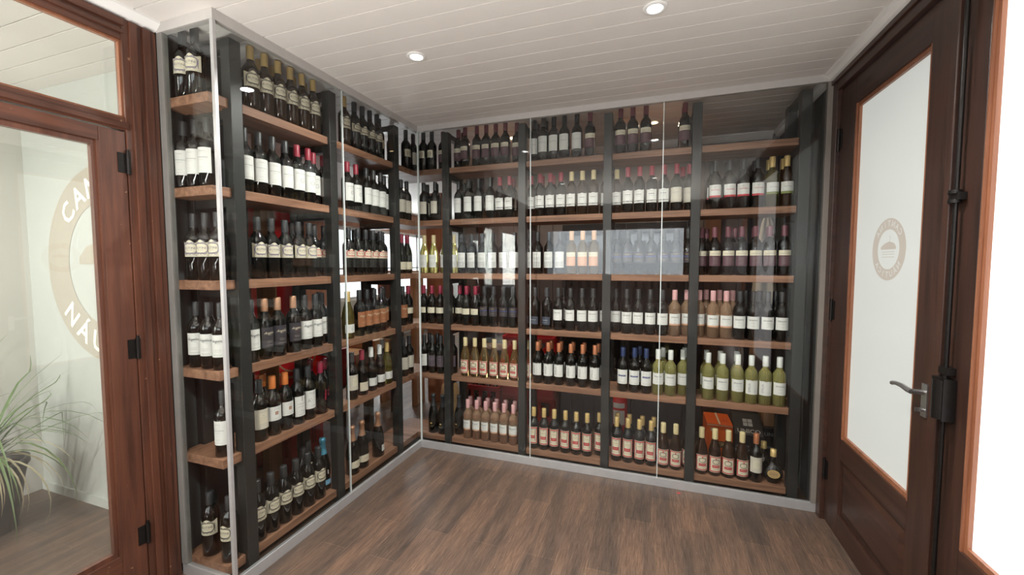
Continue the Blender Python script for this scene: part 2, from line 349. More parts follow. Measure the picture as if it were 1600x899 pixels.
# ------------------------------------------------------------------ right double door (inner faces look towards -x)
fr = MB()
fr.box(W-.012, W+.06, DOOR_Y0-.001, -.058, 0, 2.455)
fr.box(W-.012, W+.06, DOOR_Y1-.14, DOOR_Y1, 0, 2.455)
fr.box(W-.012, W+.06, -.058, DOOR_Y1, 2.385, 2.455)
fr.box(W-.022, W-.012, -.002, DOOR_Y1-.14, 2.43, 2.455)
fr.box(W-.020, W-.012, DOOR_Y1-.015, DOOR_Y1-.10, 0, 2.43)
struct('trim_8', fr, DARKWH, .003)
def door_leaf(name, y0, y1, z1, gy0, gy1, gz0, gz1, x, wood_m, wood_h, bead, glassm, panel=True, side=-1, t=.045):
    """y0 > y1; inner face at x, body behind it"""
    xb = x - side*t
    s = MB(); s.box(x, xb, y0, gy0, .012, z1); s.box(x, xb, gy1, y1, .012, z1)
    d = struct(name, s, wood_m, .002)
    r = MB(); r.box(x, xb, gy0, gy1, gz1, z1); r.box(x, xb, gy0, gy1, gz0-.11, gz0)
    r.box(x, xb, gy0, gy1, .012, .13 if panel else gz0-.11)
    r.build('rail', wood_h, d, .002)
    b = MB()                                             # sloped glazing bead
    for (a0, a1, c0, c1) in ((gy0, gy0-.022, gz0, gz1), (gy1+.022, gy1, gz0, gz1)): b.box(x-side*.008, x-side*.03, a0, a1, c0, c1); b.box(x-side*.001, x-side*.03, a0+(-.0 if a0 == gy0 else -.014), a0-.008 if a0 == gy0 else a1, c0, c1)
    b.box(x-side*.008, x-side*.03, gy0-.022, gy1+.022, gz0, gz0+.02); b.box(x-side*.008, x-side*.03, gy0-.022, gy1+.022, gz1-.02, gz1)
    b.build('glazing_bead', bead, d)
    MB().box(x-side*.02, x-side*.026, gy0-.021, gy1+.021, gz0+.019, gz1-.019).build('glass_pane', glassm, d)
    if panel:
        p0, p1 = .13, gz0-.11
        q = MB(); q.box(x-side*.014, x-side*.034, gy0, gy1, p0, p1)
        m_ = .05; q.add([(x-side*.0139, gy0-.02, p0+.02), (x-side*.0139, gy1+.02, p0+.02), (x-side*.0139, gy1+.02, p1-.02), (x-side*.0139, gy0-.02, p1-.02),
                 (x-side*.004, gy0-m_, p0+m_), (x-side*.004, gy1+m_, p0+m_), (x-side*.004, gy1+m_, p1-m_), (x-side*.004, gy0-m_, p1-m_)],
                [(0, 1, 5, 4), (1, 2, 6, 5), (2, 3, 7, 6), (3, 0, 4, 7), (4, 5, 6, 7)])
        q.build('door_panel', wood_h, d)
    return d
DX = W+.008
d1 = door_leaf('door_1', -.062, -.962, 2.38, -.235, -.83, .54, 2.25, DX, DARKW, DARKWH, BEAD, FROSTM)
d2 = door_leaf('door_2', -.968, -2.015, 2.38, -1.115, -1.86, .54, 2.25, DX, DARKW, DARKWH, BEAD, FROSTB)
def door_film(door, yc, zc, x):
    s = MB(); fn = lambda u, v: (x, yc+u, zc+v)          # read from outside: letters run the other way round in here
    fn2 = lambda u, v: (x-.0004, yc+u, zc+v)
    annulus(s, .086, .134, fn, 0)
    k = .9
    ring_text(s, 'CANTINA', .110, .036, fn2, 1, PI/2, .30)
    ring_text(s, 'NÁUTICA', .110, .036, fn2, 1, -PI/2, .30, False)
    s.add([fn(u, v) for u, v in ((-.06, .0), (.06, .0), (.06, .012), (.03, .026), (-.005, .034), (-.045, .026), (-.06, .012))], [list(range(7))], 0)
    for v in (-.012, -.022, -.034): s.add([fn(-.05, v), fn(.05, v), fn(.05, v+.002), fn(-.05, v+.002)], [(0, 1, 2, 3)], 0)
    s.add([fn(-.012, .034), fn(-.009, .034), fn(-.009, .06), fn(-.012, .06)], [(0, 1, 2, 3)], 0)
    s.build('round_film_emblem', [FROSTD, FROSTL], door)
door_film(d1, -.560, 1.515, DX+.0185)
door_film(d2, -1.487, 1.515, DX+.0185)
# hinges, bolt, lever
for zc in (2.12, 1.20, .30): hg = MB(); hg.tube([(DX-.006, -.060, zc-.06), (DX-.006, -.060, zc+.06)], .008, 10); hg.box(DX-.003, DX-.0005, -.095, -.062, zc-.05, zc+.05); hg.build('hinge', IRON, d1)
bo = MB(); yb = -1.035
bo.box(DX-.016, DX-.0005, -.968, -1.0, .012, 2.378)      # cover strip on the meeting edge
bo.build('astragal', DARKW, d2, .003)
rod = MB(); rod.tube([(DX-.016, yb, .05), (DX-.016, yb, 2.33)], .0065, 12)
for zc in (1.685, 1.655): rod.tube([(DX-.020, yb, zc-.006), (DX-.020, yb, zc+.006)], .017, 12)
for zc in (1.67, 1.10, .35): rod.box(DX-.024, DX-.0005, yb-.022, yb+.022, zc-.012, zc+.012)
rb = rod.build('cremone_bolt', IRON, d2)
lk = MB(); lk.box(DX-.034, DX-.0005, yb-.028, yb+.034, .935, 1.075); lk.tube([(DX-.034, yb+.01, .955), (DX-.04, yb+.01, .955)], .008); lk.tube([(DX-.030, yb-.005, .94), (DX-.030, yb-.005, 1.07)], .02, 12)
lk.build('bolt_case', IRON, rb)
hd = MB(); hd.box(DX-.006, DX-.0005, -.925, -.893, .90, 1.02); hd.tube([(DX-.006, -.909, .99), (DX-.045, -.909, .99)], .009)
hd.tube([(DX-.045, -.915, .99), (DX-.047, -.895, .992), (DX-.048, -.86, .997), (DX-.047, -.815, .995), (DX-.045, -.79, .988)], [.009, .010, .009, .008, .009], 10)
hd.build('door_handle', CHROME, d1)
kh = MB(); kh.lathe([(.0, 0), (.008, 0), (.008, .003), (0, .003)]); k2 = MB(); k2.tube([(DX-.006, -.909, .925), (DX-.016, -.909, .925)], .008); k2.box(DX-.03, DX-.016, -.911, -.907, .918, .932); k2.build('key_cylinder', CHROME, d1)
hk = MB(); hk.tube([(W-.006, -.012, 2.44), (W-.02, -.02, 2.435), (W-.026, -.04, 2.44), (W-.02, -.055, 2.45)], .0025, 8)
tag(hk.build('wire_hook', CHROME), 'small bent wire hook in top corner of dark door frame', 'hook')

# ------------------------------------------------------------------ left partition with glass door and transom (faces +x)
PX = -D
pf = MB()
def moulded(s, y0, y1, z0, z1):                          # stepped post profile
    s.box(PX-.05, PX-.004, y0, y1, z0, z1)
    n = 5; st = (y1-y0)/n; dep = [.004, .012, .000, .010, .002]
    for i in range(n): s.box(PX-.01, PX+dep[i], y0+st*i+(.002 if dep[i] > .003 else 0), y0+st*(i+1)-.002, z0, z1)
moulded(pf, -L-.008, -1.660, 0, 2.452); pf.box(PX-.05, PX-.03, -1.655, -1.69, 0, 2.0)
pf.box(PX-.05, PX+.004, -2.58, -2.66, 0, 2.452); pf.box(PX-.05, PX+.004, -3.55, -3.63, 0, 2.452)
struct('trim_9', pf, MAHOG, .0015)
ph = MB()
for a, b in ((-1.655, -2.58), (-2.66, -3.55)):
    ph.box(PX-.05, PX-.002, a, b, 2.37, 2.452); ph.box(PX-.01, PX+.007, a, b, 2.395, 2.41); ph.box(PX-.01, PX+.010, a, b, 2.425, 2.452)
    ph.box(PX-.05, PX-.002, a, b, 2.005, 2.055); ph.box(PX-.01, PX+.010, a, b, 2.012, 2.032)
struct('trim_10', ph, MAHOGH, .0015)
pw = MB(); pw.box(PX-.09, PX, -3.63, YN, 0, H-.001); pw.box(PX-.05, PX-.004, -L-.006, -3.63, 2.453, H-.001); struct('wall_left_near', pw, MAHOG)
for i, (a, b) in enumerate(((-1.655, -2.58), (-2.66, -3.55))):
    t_ = struct('window_%d' % (4+i), MB().box(PX-.03, PX-.012, a, a-.012, 2.055, 2.37).box(PX-.03, PX-.012, b+.012, b, 2.055, 2.37).box(PX-.03, PX-.012, a-.012, b+.012, 2.055, 2.064).box(PX-.03, PX-.012, a-.012, b+.012, 2.361, 2.37), BEAD)
    MB().box(PX-.024, PX-.019, a-.011, b+.011, 2.063, 2.362).build('glass_pane', GLASSW, t_)
d3 = door_leaf('door_3', -1.664, -2.572, 1.998, -1.752, -2.46, .240, 1.942, PX-.003, MAHOG, MAHOGH, MAHOG, GLASSW, False, side=1, t=.04)
d4 = door_leaf('door_4', -2.668, -3.542, 1.998, -2.77, -3.44, .256, 1.925, PX-.003, MAHOG, MAHOGH, MAHOG, GLASSW, False, side=1, t=.04)
for zc in (1.871, 1.098, .284):
    hg = MB()
    hg.tube([(PX+.004, -1.662, zc-.045), (PX+.004, -1.662, zc+.045)], .0075, 10); hg.box(PX-.0028, PX, -1.695, -1.665, zc-.04, zc+.04)
    hg.tube([(PX+.004, -1.662, zc+.045), (PX+.004, -1.662, zc+.055)], .005, 8); hg.build('hinge', IRON, d3)

# the hall behind: emblem painted on the wall, potted plant
em = MB(); fe = lambda u, v: (-1.22+u, -1.3215, 1.455+v); fe2 = lambda u, v: (-1.22+u, -1.3225, 1.455+v)
# a thin vinyl ring with its own thickness
for rr0, rr1, ff, mi in ((.354, .567, fe, 0),):
    annulus(em, rr0, rr1, ff, mi)
ring_text(em, 'CANTINA', .445, .165, fe2, 1, math.radians(84), .314)
ring_text(em, 'NÁUTICA', .470, .165, fe2, 1, math.radians(274.5), .314, False)
VIN = plain('taupe_vinyl', (.36, .33, .27), .6); VINL = plain('cream_vinyl', (.78, .75, .66), .6)
em.add([fe(u, v) for u, v in ((-.25, 0), (.25, 0), (.25, .05), (.12, .11), (-.02, .14), (-.18, .1), (-.25, .04))], [list(range(7))], 0)
tag(em.build('round_wall_emblem', [VIN, VINL]), 'large round emblem with cream letters on hall wall behind left glass door', 'sign')
LEAF = plain('leaf_green', (.10, .16, .06), .5, 0, .5, .3, 30); LEAFD = plain('dry_leaf', (.42, .38, .26), .7, 0, .3, .2, 30)
SOIL = plain('soil', (.03, .022, .016), .95, 0, .2, .4, 60, bump=.5); POTM = plain('dark_pot', (.03, .032, .034), .45, 0, .5, .2, 12)
pc = (-1.66, -1.68)
pl = thing('potted_plant', 'spiky long-leaved plant in dark pot behind the left glass door', 'plant', (pc[0], pc[1], 0))
MB().lathe([(.0, .0), (.11, .0), (.145, .27), (.160, .35), (.168, .35), (.168, .38), (.15, .38), (.145, .35), (0, .345)], pc[0], pc[1], 0, 28).build('pot', POTM, pl)
MB().lathe([(.144, .348), (.10, .356), (0, .36)], pc[0], pc[1], 0, 20).build('soil', SOIL, pl)
STK = plain('pot_sticker', (.75, .72, .55), .6)
MB().box(pc[0]+.02, pc[0]+.06, pc[1]-.152, pc[1]-.140, .24, .275).build('sticker', STK, pl); MB().box(pc[0]+.085, pc[0]+.11, pc[1]-.125, pc[1]-.105, .14, .165).build('sticker', STK, pl)
def blade(mb, az, ln, up, droop, wd, mi):
    n = 9; pts = []
    x = y = 0; z = .35; el = up
    for i in range(n+1):
        pts.append((x, y, z, i/n)); st = ln/n; x += math.cos(el)*st; z += math.sin(el)*st; el -= droop/n
    a, b = math.cos(az), math.sin(az); vs = []
    for (d_, _, zz, t) in pts:
        wv_ = wd*(.5+1.0*t if t < .35 else (.85)*(1-t)/.65+.03)
        cx, cy = pc[0]+a*d_, pc[1]+b*d_; zz = max(zz, .006+.004*t)
        cx = max(-1.96, min(PX-.08, cx)); cy = min(-1.36, cy)
        vs += [(cx-b*wv_, cy+a*wv_, zz+.25*wv_), (cx, cy, zz), (cx+b*wv_, cy-a*wv_, zz+.25*wv_)]
    fs = []
    for i in range(n): fs += [(3*i, 3*i+1, 3*i+4, 3*i+3), (3*i+1, 3*i+2, 3*i+5, 3*i+4)]
    mb.add(vs, fs, mi, True)
lv = MB(); rnd = random.Random(4)
for i in range(58):
    az = rnd.uniform(0, 2*PI) if i % 3 else rnd.uniform(-.9, .8)
    blade(lv, az, rnd.uniform(.55, .98), rnd.uniform(.75, 1.45), rnd.uniform(.8, 2.9), .0085, 0)
for i in range(18): blade(lv, rnd.uniform(-1.6, .9), rnd.uniform(.4, .65), rnd.uniform(.5, 1.1), rnd.uniform(2.2, 3.3), .007, 1)
tag(lv.build('leaves', [LEAF, LEAFD], pl), kind=None)

bn = thing('bench', 'dark wooden bench standing across the room behind the viewer', 'bench', (1.3, -3.1, 0))  # unseen, added to keep the floor fill light out of the glass reflections
MB().box(.1, 2.4, -3.22, -3.0, .46, .50).build('seat', DARKWH, bn, .003)
MB().box(.1, 2.4, -3.02, -3.0, 0, .459).build('front_board', DARKWH, bn, .002)

# ------------------------------------------------------------------ glass partition of the wine cabinet
gp = thing('glass_partition', 'L-shaped floor to ceiling glass partition in grey aluminium rails around the wine racks', 'glass partition', (0, 0, 0))
g = MB(); t = .02
g.box(-t, W-.001, -.0, t, 0, .055); g.box(-t, 0, -L, 0, 0, .055); g.box(-D+.002, -t, -L, -L+t, 0, .055); g.build('bottom_rail', ALU, gp, .001)
g = MB(); g.box(-.028, W-.001, -.004, .028, 2.458, 2.4995); g.box(-.028, .004, -L-.004, -.004, 2.458, 2.4995); g.box(-D+.002, -.028, -L-.004, -L+.024, 2.458, 2.4995); g.build('top_rail', ALUT, gp, .001)
g = MB(); g.box(-.015, .003, -L-.003, -L+.011, .055, 2.458); g.build('corner_trim', ALU, gp, .001)
g = MB(); g.box(-D+.002, -D+.036, -L-.003, -L+.022, .055, 2.458); g.build('side_jamb', ALUD, gp, .001)
g = MB(); g.box(W-.036, W-.001, -.003, .026, .055, 2.458); g.build('side_jamb', plain('taupe_jamb', (.25, .225, .20), .5, .2, .5, .15, 12), gp, .001)
for a, b in ((.006, .894), (.902, 1.760), (1.768, W-.037)): MB().box(a, b, .006, .014, .055, 2.458).build('glass_pane', GLASSP, gp)
for a, b in ((-L+.017, -.794), (-.786, .002)): MB().box(-.014, -.006, a, b, .055, 2.458).build('glass_pane', GLASSP, gp)
MB().box(-D+.037, -.023, -L+.004, -L+.012, .055, 2.458).build('glass_pane', GLASSP, gp)
EDGE = plain('glass_edge', (.62, .68, .66), .2, 0, .8)
g = MB()
for x in (.898, 1.764): g.box(x-.0025, x+.0025, .005, .015, .055, 2.458)
g.box(-.015, -.005, -.7925, -.7875, .055, 2.458); g.box(-.006, .005, .003, .014, .055, 2.458)
g.build('silicone_joint', EDGE, gp)

# ------------------------------------------------------------------ racks
ZS = [2.188, 1.795, 1.382, .98, .58, .085]; TH = .042; PW = .055
PF, PB = .06, .325                                      # front faces of front and rear posts
SF, SB = .075, .323
BX = [.2025, .8165, 1.4185, 1.9625, 2.5365]             # post centres of the back rack
LY = [-1.395, -.808, -.1825]                            # post centres of the left rack
rk = thing('steel_rack', 'black square-tube steel rack standing along the back glass', 'rack', (1.4, .2, 0))
for x in BX:
    for yy in (PF, PB): MB().box(x-PW/2, x+PW/2, yy, yy+PW, 0, 2.452).build('post', STEEL, rk, .002)
    for z in ZS+[2.5]:
        zt = z-TH if z < 2.4 else 2.452
        MB().box(x-.02, x+.02, PF+PW-.0005, PB+.0005, zt-.04, zt-.0005).build('crossbar', STEEL, rk, .001)
lk_ = thing('steel_rack', 'black square-tube steel rack standing along the left glass', 'rack', (-.2, -.8, 0))
for yy in LY:
    for xx in (-PF-PW, -PB-PW): MB().box(xx, xx+PW, yy-PW/2, yy+PW/2, 0, 2.452).build('post', STEEL, lk_, .002)
    for z in ZS+[2.5]:
        zt = z-TH if z < 2.4 else 2.452
        MB().box(-PB-.0005, -PF-PW+.0005, yy-.02, yy+.02, zt-.04, zt-.0005).build('crossbar', STEEL, lk_, .001)
LVN = ['top', 'second', 'third', 'fourth', 'fifth', 'bottom']
BNB = ['back rack first bay', 'back rack second bay', 'back rack third bay', 'back rack last bay']
def board(pts, z, name_label, axis):
    o = MB().prism(pts, z-TH, z).build('shelf_board', SHELF if axis == 'x' else SHELFY, None, .002)
    tag(o, name_label, 'shelf', 'wooden shelf boards of the racks')
h = PW/2+.0015; pn = PF+PW+.002
for li, z in enumerate(ZS):
    for b in range(4):
        xa, xb = BX[b], BX[b+1]
        e0, e1 = xa+.001, xb-.001
        if b == 3: pts = [(xa+h, SF), (xb-h, SF), (xb-h, pn), (xb+.02, pn), (xb+.02, SB), (e0, SB), (e0, pn), (xa+h, pn)]
        else: pts = [(xa+h, SF), (xb-h, SF), (xb-h, pn), (e1, pn), (e1, SB), (e0, SB), (e0, pn), (xa+h, pn)]
        board(pts, z, 'reddish-brown wooden board, %s shelf, %s' % (LVN[li], BNB[b]), 'x')
    for b, nm in ((0, 'left rack near bay'), (1, "left rack far bay")):
        ya, yb_ = LY[b], LY[b+1]
        pts = [(-SF, ya+h), (-SF, yb_-h), (-pn, yb_-h), (-pn, yb_-.001), (-SB, yb_-.001), (-SB, ya+.001), (-pn, ya+.001), (-pn, ya+h)]
        board(pts, z, 'reddish-brown wooden board, %s shelf, %s' % (LVN[li], nm), 'y')
    ya = LY[0]
    board([(-SF, ya-h), (-pn, ya-h), (-pn, ya-.001), (-SB, ya-.001), (-SB, ya-h), (-.352, ya-h), (-.352, -1.512), (-SF, -1.512)], z, "short wooden board end, %s shelf, left rack glass-end bay" % LVN[li], 'y')
    yc, xc = LY[2], BX[0]
    board([(-SF, yc+h), (-SF, SF), (xc-h, SF), (xc-h, pn), (xc-.001, pn), (xc-.001, SB), (-SB, SB), (-SB, yc+.001), (-pn, yc+.001), (-pn, yc+h)], z, 'L-shaped wooden corner board, %s shelf, corner bay' % LVN[li], 'x')

# ------------------------------------------------------------------ bottles
def ink(n, c, r=.5, m=0): return plain('ink_'+n, c, r, m)
PAPER = {'cream': plain('label_cream', (.72, .66, .50), .6, var=.05), 'white': plain('label_white', (.74, .74, .70), .6, var=.04), 'old': plain('label_aged', (.62, .58, .48), .6, var=.06)}
K = ink('black', (.03, .03, .035)); KG = ink('grey', (.28, .28, .29)); KR = ink('red', (.50, .04, .05)); KP = ink('plum', (.11, .05, .065)); KO = ink('copper', (.34, .13, .055))
KE = ink('peach', (.62, .33, .20)); KB = ink('navy', (.05, .07, .22)); KGN = ink('olive', (.23, .27, .08)); KD = ink('charcoal', (.045, .038, .045)); KGO = ink('gold', (.62, .45, .16), .4, .3)
KLB = ink('sky', (.16, .42, .62)); KV = ink('violet_grey', (.16, .14, .22)); KC = ink('cream', (.72, .64, .46)); KW = ink('white', (.75, .75, .74)); KM = ink('magenta_red', (.62, .03, .08))
DARKG = plain('dark_bottle_glass', (.006, .006, .005), .06, 0, .6)
BROWNG = plain('brown_bottle_glass', (.022, .010, .004), .06, 0, .6)
AMBERG = liquid('amber_wine_glass', (.62, .42, .16), .88)
OLIVEG = liquid('olive_bottle_glass', (.30, .26, .06), .8)
WHITEG = liquid('white_wine_glass', (.98, .92, .34), .80)
ROSEG = liquid('rose_wine_glass', (1, .64, .40), .80)
CAP = {'black': plain('capsule_black', (.03, .032, .034), .4), 'gold': plain('capsule_gold', (.62, .44, .18), .38, .25), 'red': plain('capsule_red', (.30, .03, .05), .4), 'straw': plain('capsule_straw', (.66, .55, .30), .45),
       'copper': plain('capsule_copper', (.50, .19, .09), .36, .35), 'pink': plain('capsule_pink', (.66, .36, .36), .45), 'white': plain('capsule_white', (.74, .76, .72), .45), 'orange': plain('capsule_orange', (.66, .20, .05), .4, .2),
       'plum': plain('capsule_plum', (.15, .045, .06), .45), 'peach': plain('capsule_peach', (.66, .40, .24), .45), 'sky': plain('foil_sky_blue', (.12, .42, .60), .35, .4), 'navy': plain('capsule_navy', (.02, .035, .10), .35),
       'bronze': plain('foil_bronze', (.50, .27, .16), .38, .5), 'crimson': plain('capsule_crimson', (.26, .018, .045), .35)}
PROF = {  # radius, height, label radius handled as body radius
 'bord': ([(0, .003), (.030, .0), (.0365, .004), (.0368, .18), (.0350, .197), (.026, .213), (.0170, .226), (.0150, .24), (.0142, .292), (.0155, .293), (.0155, .300), (0, .3005)], .0368),
 'burg': ([(0, .003), (.031, .0), (.0378, .004), (.0381, .135), (.0362, .160), (.029, .190), (.0210, .215), (.0160, .238), (.0145, .286), (.0158, .287), (.0158, .298), (0, .2985)], .0381),
 'spark': ([(0, .003), (.034, .0), (.0415, .005), (.0418, .13), (.0385, .162), (.030, .198), (.0205, .228), (.0165, .25), (.0155, .290), (.0180, .292), (.0180, .305), (.0150, .312), (0, .314)], .0418),
 'mag': ([(0, .003), (.032, .0), (.0372, .005), (.0376, .172), (.0360, .196), (.029, .216), (.0180, .232), (.0155, .245), (.0150, .290), (.0165, .291), (.0165, .2985), (0, .299)], .0376),
}
CAPZ = {'bord': (.238, .3025, .0163), 'burg': (.234, .3005, .0168), 'spark': (.216, .3165, .0), 'mag': (.240, .301, .0173)}
def cyl_fn(R): return lambda u, v: (R*math.sin(u/R), -R*math.cos(u/R), v)
def patch(mb, R, u0, u1, v0, v1, mi, topfn=None, n=18):
    vs = []; fn = cyl_fn(R)
    for i in range(n+1):
        u = u0+(u1-u0)*i/n; vt = v1+(topfn((i/n)*2-1) if topfn else 0); vs += [fn(u, v0), fn(u, vt)]
    mb.add(vs, [(2*i, 2*i+2, 2*i+3, 2*i+1) for i in range(n)], mi, True)
def stroke(mb, R, pts, wd, mi):
    fn = cyl_fn(R); vs = []
    for i, p in enumerate(pts):
        a = pts[max(i-1, 0)]; b = pts[min(i+1, len(pts)-1)]; dx, dy = b[0]-a[0], b[1]-a[1]; l_ = math.hypot(dx, dy) or 1; nx, ny = -dy/l_*wd/2, dx/l_*wd/2
        vs += [fn(p[0]+nx, p[1]+ny), fn(p[0]-nx, p[1]-ny)]
    mb.add(vs, [(2*i, 2*i+1, 2*i+3, 2*i+2) for i in range(len(pts)-1)], mi)
def dashes(mb, R, v, n, wd, mi, th=.0011, u0=0):
    for i in range(n):
        u = u0-wd/2+wd*(i+.5)/n; w_ = wd/n*.33; patch(mb, R, u-w_, u+w_, v, v+th, mi, n=1)
def squiggle(mb, R, v, wd, mi, amp=.002, th=.0009, n=22, u0=0, ph=0):
    stroke(mb, R, [(u0-wd/2+wd*i/n, v+amp*math.sin(i*1.9+ph)*(.5+.5*math.sin(i*.7+ph))) for i in range(n+1)], th, mi)
def label(mb, kind, R):
    """returns material list; draws the paper and its print round a body of radius R"""
    R0, R1, R2 = R+.0005, R+.0009, R+.0012; hw = R*1.08; t1 = cyl_fn(R1); t2 = cyl_fn(R2)
    def T(s_, size, v, mi, **k): put_text(mb, s_, size, t2, mi, v0=v, **k)
    if kind.startswith('ornate'):
        z0, z1 = (.106, .172) if 'big' in kind else (.112, .160); frame = {'k': K, 'v': KV, 'r': KR}[kind[-1]]
        hw = R*1.18
        patch(mb, R0, -hw, hw, z0, z1, 0, lambda s_: .004*math.cos(s_*PI*2)+.004*math.cos(s_*PI/1)*(abs(s_) < .5))
        zc = (z0+z1)/2+.004; a, b = hw*.66, (z1-z0)*.32
        for rr, th in ((1.0, .0032), (1.14, .0012)):
            stroke(mb, R1, [(a*rr*math.copysign(abs(math.cos(q))**.55, math.cos(q)), zc+b*rr*math.copysign(abs(math.sin(q))**.7, math.sin(q))) for q in [2*PI*i/40 for i in range(41)]], th, 1)
        for sg in (-1, 1):
            for k in range(4): stroke(mb, R1, [(sg*(a+.0015+.002*math.sin(j)), zc-b+.5*b*k+.25*b*math.cos(j)) for j in (0, .8, 1.6, 2.4, 3.2)], .0022, 1)
            stroke(mb, R1, [(sg*(.004+.004*j), z1-.003-.0015*math.cos(j*1.5)) for j in range(5)], .0022, 1)
        T('RUTINI', .0125 if 'big' not in kind else .015, zc+.001, 1); dashes(mb, R1, zc-.009, 6, .024, 1, .0012)
        stroke(mb, R1, [(-a*.85+a*1.7*i/16, z0+.012+.0018*math.sin(i*1.3)) for i in range(17)], .0025, 1)
        patch(mb, R1, -hw*.98, hw*.98, z0+.0045, z0+.0055, 1)
        return [PAPER['cream'], frame]
    if kind == 'square':
        patch(mb, R0, -hw*.8, hw*.8, .095, .152, 0, lambda s_: -.003*s_*s_)
        stroke(mb, R1, [(-.014, .104), (-.014, .14), (.010, .14), (.016, .133), (.016, .112), (.008, .106), (-.006, .106), (-.006, .13), (.006, .13), (.006, .116)], .0035, 1); dashes(mb, R1, .099, 5, .03, 1)
        return [PAPER['cream'], K]
    if kind == 'orangelab':
        patch(mb, R0, -hw, hw, .09, .15, 0); stroke(mb, R1, [(-.02, .10), (-.02, .138), (.012, .138), (.012, .11), (-.01, .11), (-.01, .128), (.004, .128)], .004, 1); dashes(mb, R1, .095, 6, .05, 1)
        return [PAPER['cream'], KO]
    if kind == 'tallwhite':
        patch(mb, R0, -hw, hw, .058, .168, 0); squiggle(mb, R1, .152, .024, 1, .003, .0008); squiggle(mb, R1, .125, .052, 1, .0035, .0016, 30); dashes(mb, R1, .114, 7, .026, 1, .001); dashes(mb, R1, .082, 5, .02, 1, .001); dashes(mb, R1, .068, 9, .04, 1, .001)
        return [PAPER['white'], KG]
    if kind == 'tallseal':
        patch(mb, R0, -hw, hw, .058, .168, 0); squiggle(mb, R1, .146, .05, 1, .0035, .0016, 30); dashes(mb, R1, .134, 7, .026, 1, .001)
        for rr in (.007, .011): stroke(mb, R1, [(.006+rr*1.2*math.cos(q), .108+rr*math.sin(q)) for q in [2*PI*i/20 for i in range(21)]], .0014, 1)
        dashes(mb, R1, .072, 8, .036, 1, .001); return [PAPER['white'], KG]
    if kind == 'cream2':
        patch(mb, R0, -hw, hw, .055, .150, 0); squiggle(mb, R1, .118, .04, 1, .002, .0018); dashes(mb, R1, .108, 8, .03, 1); dashes(mb, R1, .068, 6, .03, 1); stroke(mb, R1, [(-.01, .14), (0, .145), (.01, .14)], .0012, 1); return [PAPER['old'], KG]
    if kind == 'scroll':
        patch(mb, R0, -hw*.92, hw*.92, .076, .146, 0, lambda s_: .002*math.cos(s_*6)); patch(mb, R0, -hw*.8, hw*.8, .072, .076, 1); patch(mb, R0, -hw*.92, hw*.92, .060, .072, 0, lambda s_: -.002*math.cos(s_*5))
        squiggle(mb, R1, .117, .036, 1, .004, .0022, 24); dashes(mb, R1, .104, 7, .036, 1, .0013); dashes(mb, R1, .135, 6, .03, 1, .0012); dashes(mb, R1, .065, 6, .04, 1, .0012); return [PAPER['white'], K]
    if kind == 'scriptw' or kind == 'scripto' or kind == 'scriptd':
        z0, z1 = (.060, .160); patch(mb, R0, -hw, hw, z0, z1, 0); T('Angélica', .0165, .132, 1, shear=.45); dashes(mb, R1, .121, 7, .022, 1, .001); stroke(mb, R1, [(-.028, .126), (.0, .128), (.026, .138)], .0008, 1)
        dashes(mb, R1, .092, 7, .03, 1, .001); dashes(mb, R1, .085, 6, .026, 1, .001); dashes(mb, R1, .070, 9, .04, 1, .001)
        return {'w': [PAPER['white'], K], 'o': [KO, KC], 'd': [KD, KC]}[kind[-1]]
    if kind in ('plum', 'peach'):
        patch(mb, R0, -hw, hw, .122, .153, 0); patch(mb, R0, -hw, hw, .058, .1215, 1); T('TRUMPETER', .0092, .133, 2); stroke(mb, R1, [(-.008, .144), (0, .147), (.008, .144)], .0012, 2)
        for v in (.108, .100, .092, .082, .072): dashes(mb, R1, v, 9, .034, 3, .0008)
        return [PAPER['cream'], KP if kind == 'plum' else KE, KG, PAPER['old']]
    if kind == 'art':
        patch(mb, R0, -hw, hw, .045, .158, 0); squiggle(mb, R1, .142, .03, 1, .003, .0012)
        for k_ in range(5): squiggle(mb, R1, .118-.004*k_, .056-.004*k_, 1, .004, .0009, 20, ph=k_)
        patch(mb, R1, -hw*.98, hw*.98, .1, .1007, 1)
        for k_ in range(9): squiggle(mb, R1, .052+.0045*k_, .064, 1, .003, .0016, 26, ph=k_*1.7)
        return [PAPER['white'], KG]
    if kind == 'benj' or kind == 'benjr':
        patch(mb, R0, -hw, hw, .072, .148, 0); T('BENJAMIN', .0108, .125, 1); dashes(mb, R1, .107, 6, .02, 1, .001); dashes(mb, R1, .088, 5, .018, 1, .001)
        if kind == 'benjr': patch(mb, R1, -hw, hw, .072, .082, 2)
        return [PAPER['white'], K, KE]
    if kind == 'emilia':
        patch(mb, R0, -hw, hw, .062, .150, 0, lambda s_: -.0015*math.cos(s_*9)); put_text(mb, 'EMILIA', .019, t2, 1, rot=PI/2, u0=-.016, v0=.104); squiggle(mb, R1, .146, .06, 1, .002, .001); dashes(mb, R1, .084, 3, .014, 1, .001, .014); dashes(mb, R1, .078, 3, .014, 1, .001, .014)
        return [PAPER['white'], KG]
    if kind == 'felipe':
        patch(mb, R0, -hw, hw, .084, .150, 0); patch(mb, R0, -hw, hw, .072, .084, 1); T('SanFelipe', .0135, .118, 1, shear=.2); stroke(mb, R1, [(-.007, .134), (0, .139), (.007, .134), (0, .131), (-.007, .134)], .001, 2); dashes(mb, R1, .103, 2, .006, 1); return [PAPER['white'], KR, K]
    if kind == 'green':
        patch(mb, R0, -hw, hw, .090, .146, 0); patch(mb, R0, -hw, hw, .076, .0895, 1); T('San Felipe', .0105, .118, 2); patch(mb, R1, -hw*.8, hw*.8, .097, .0975, 2); return [PAPER['white'], KGN, KG]
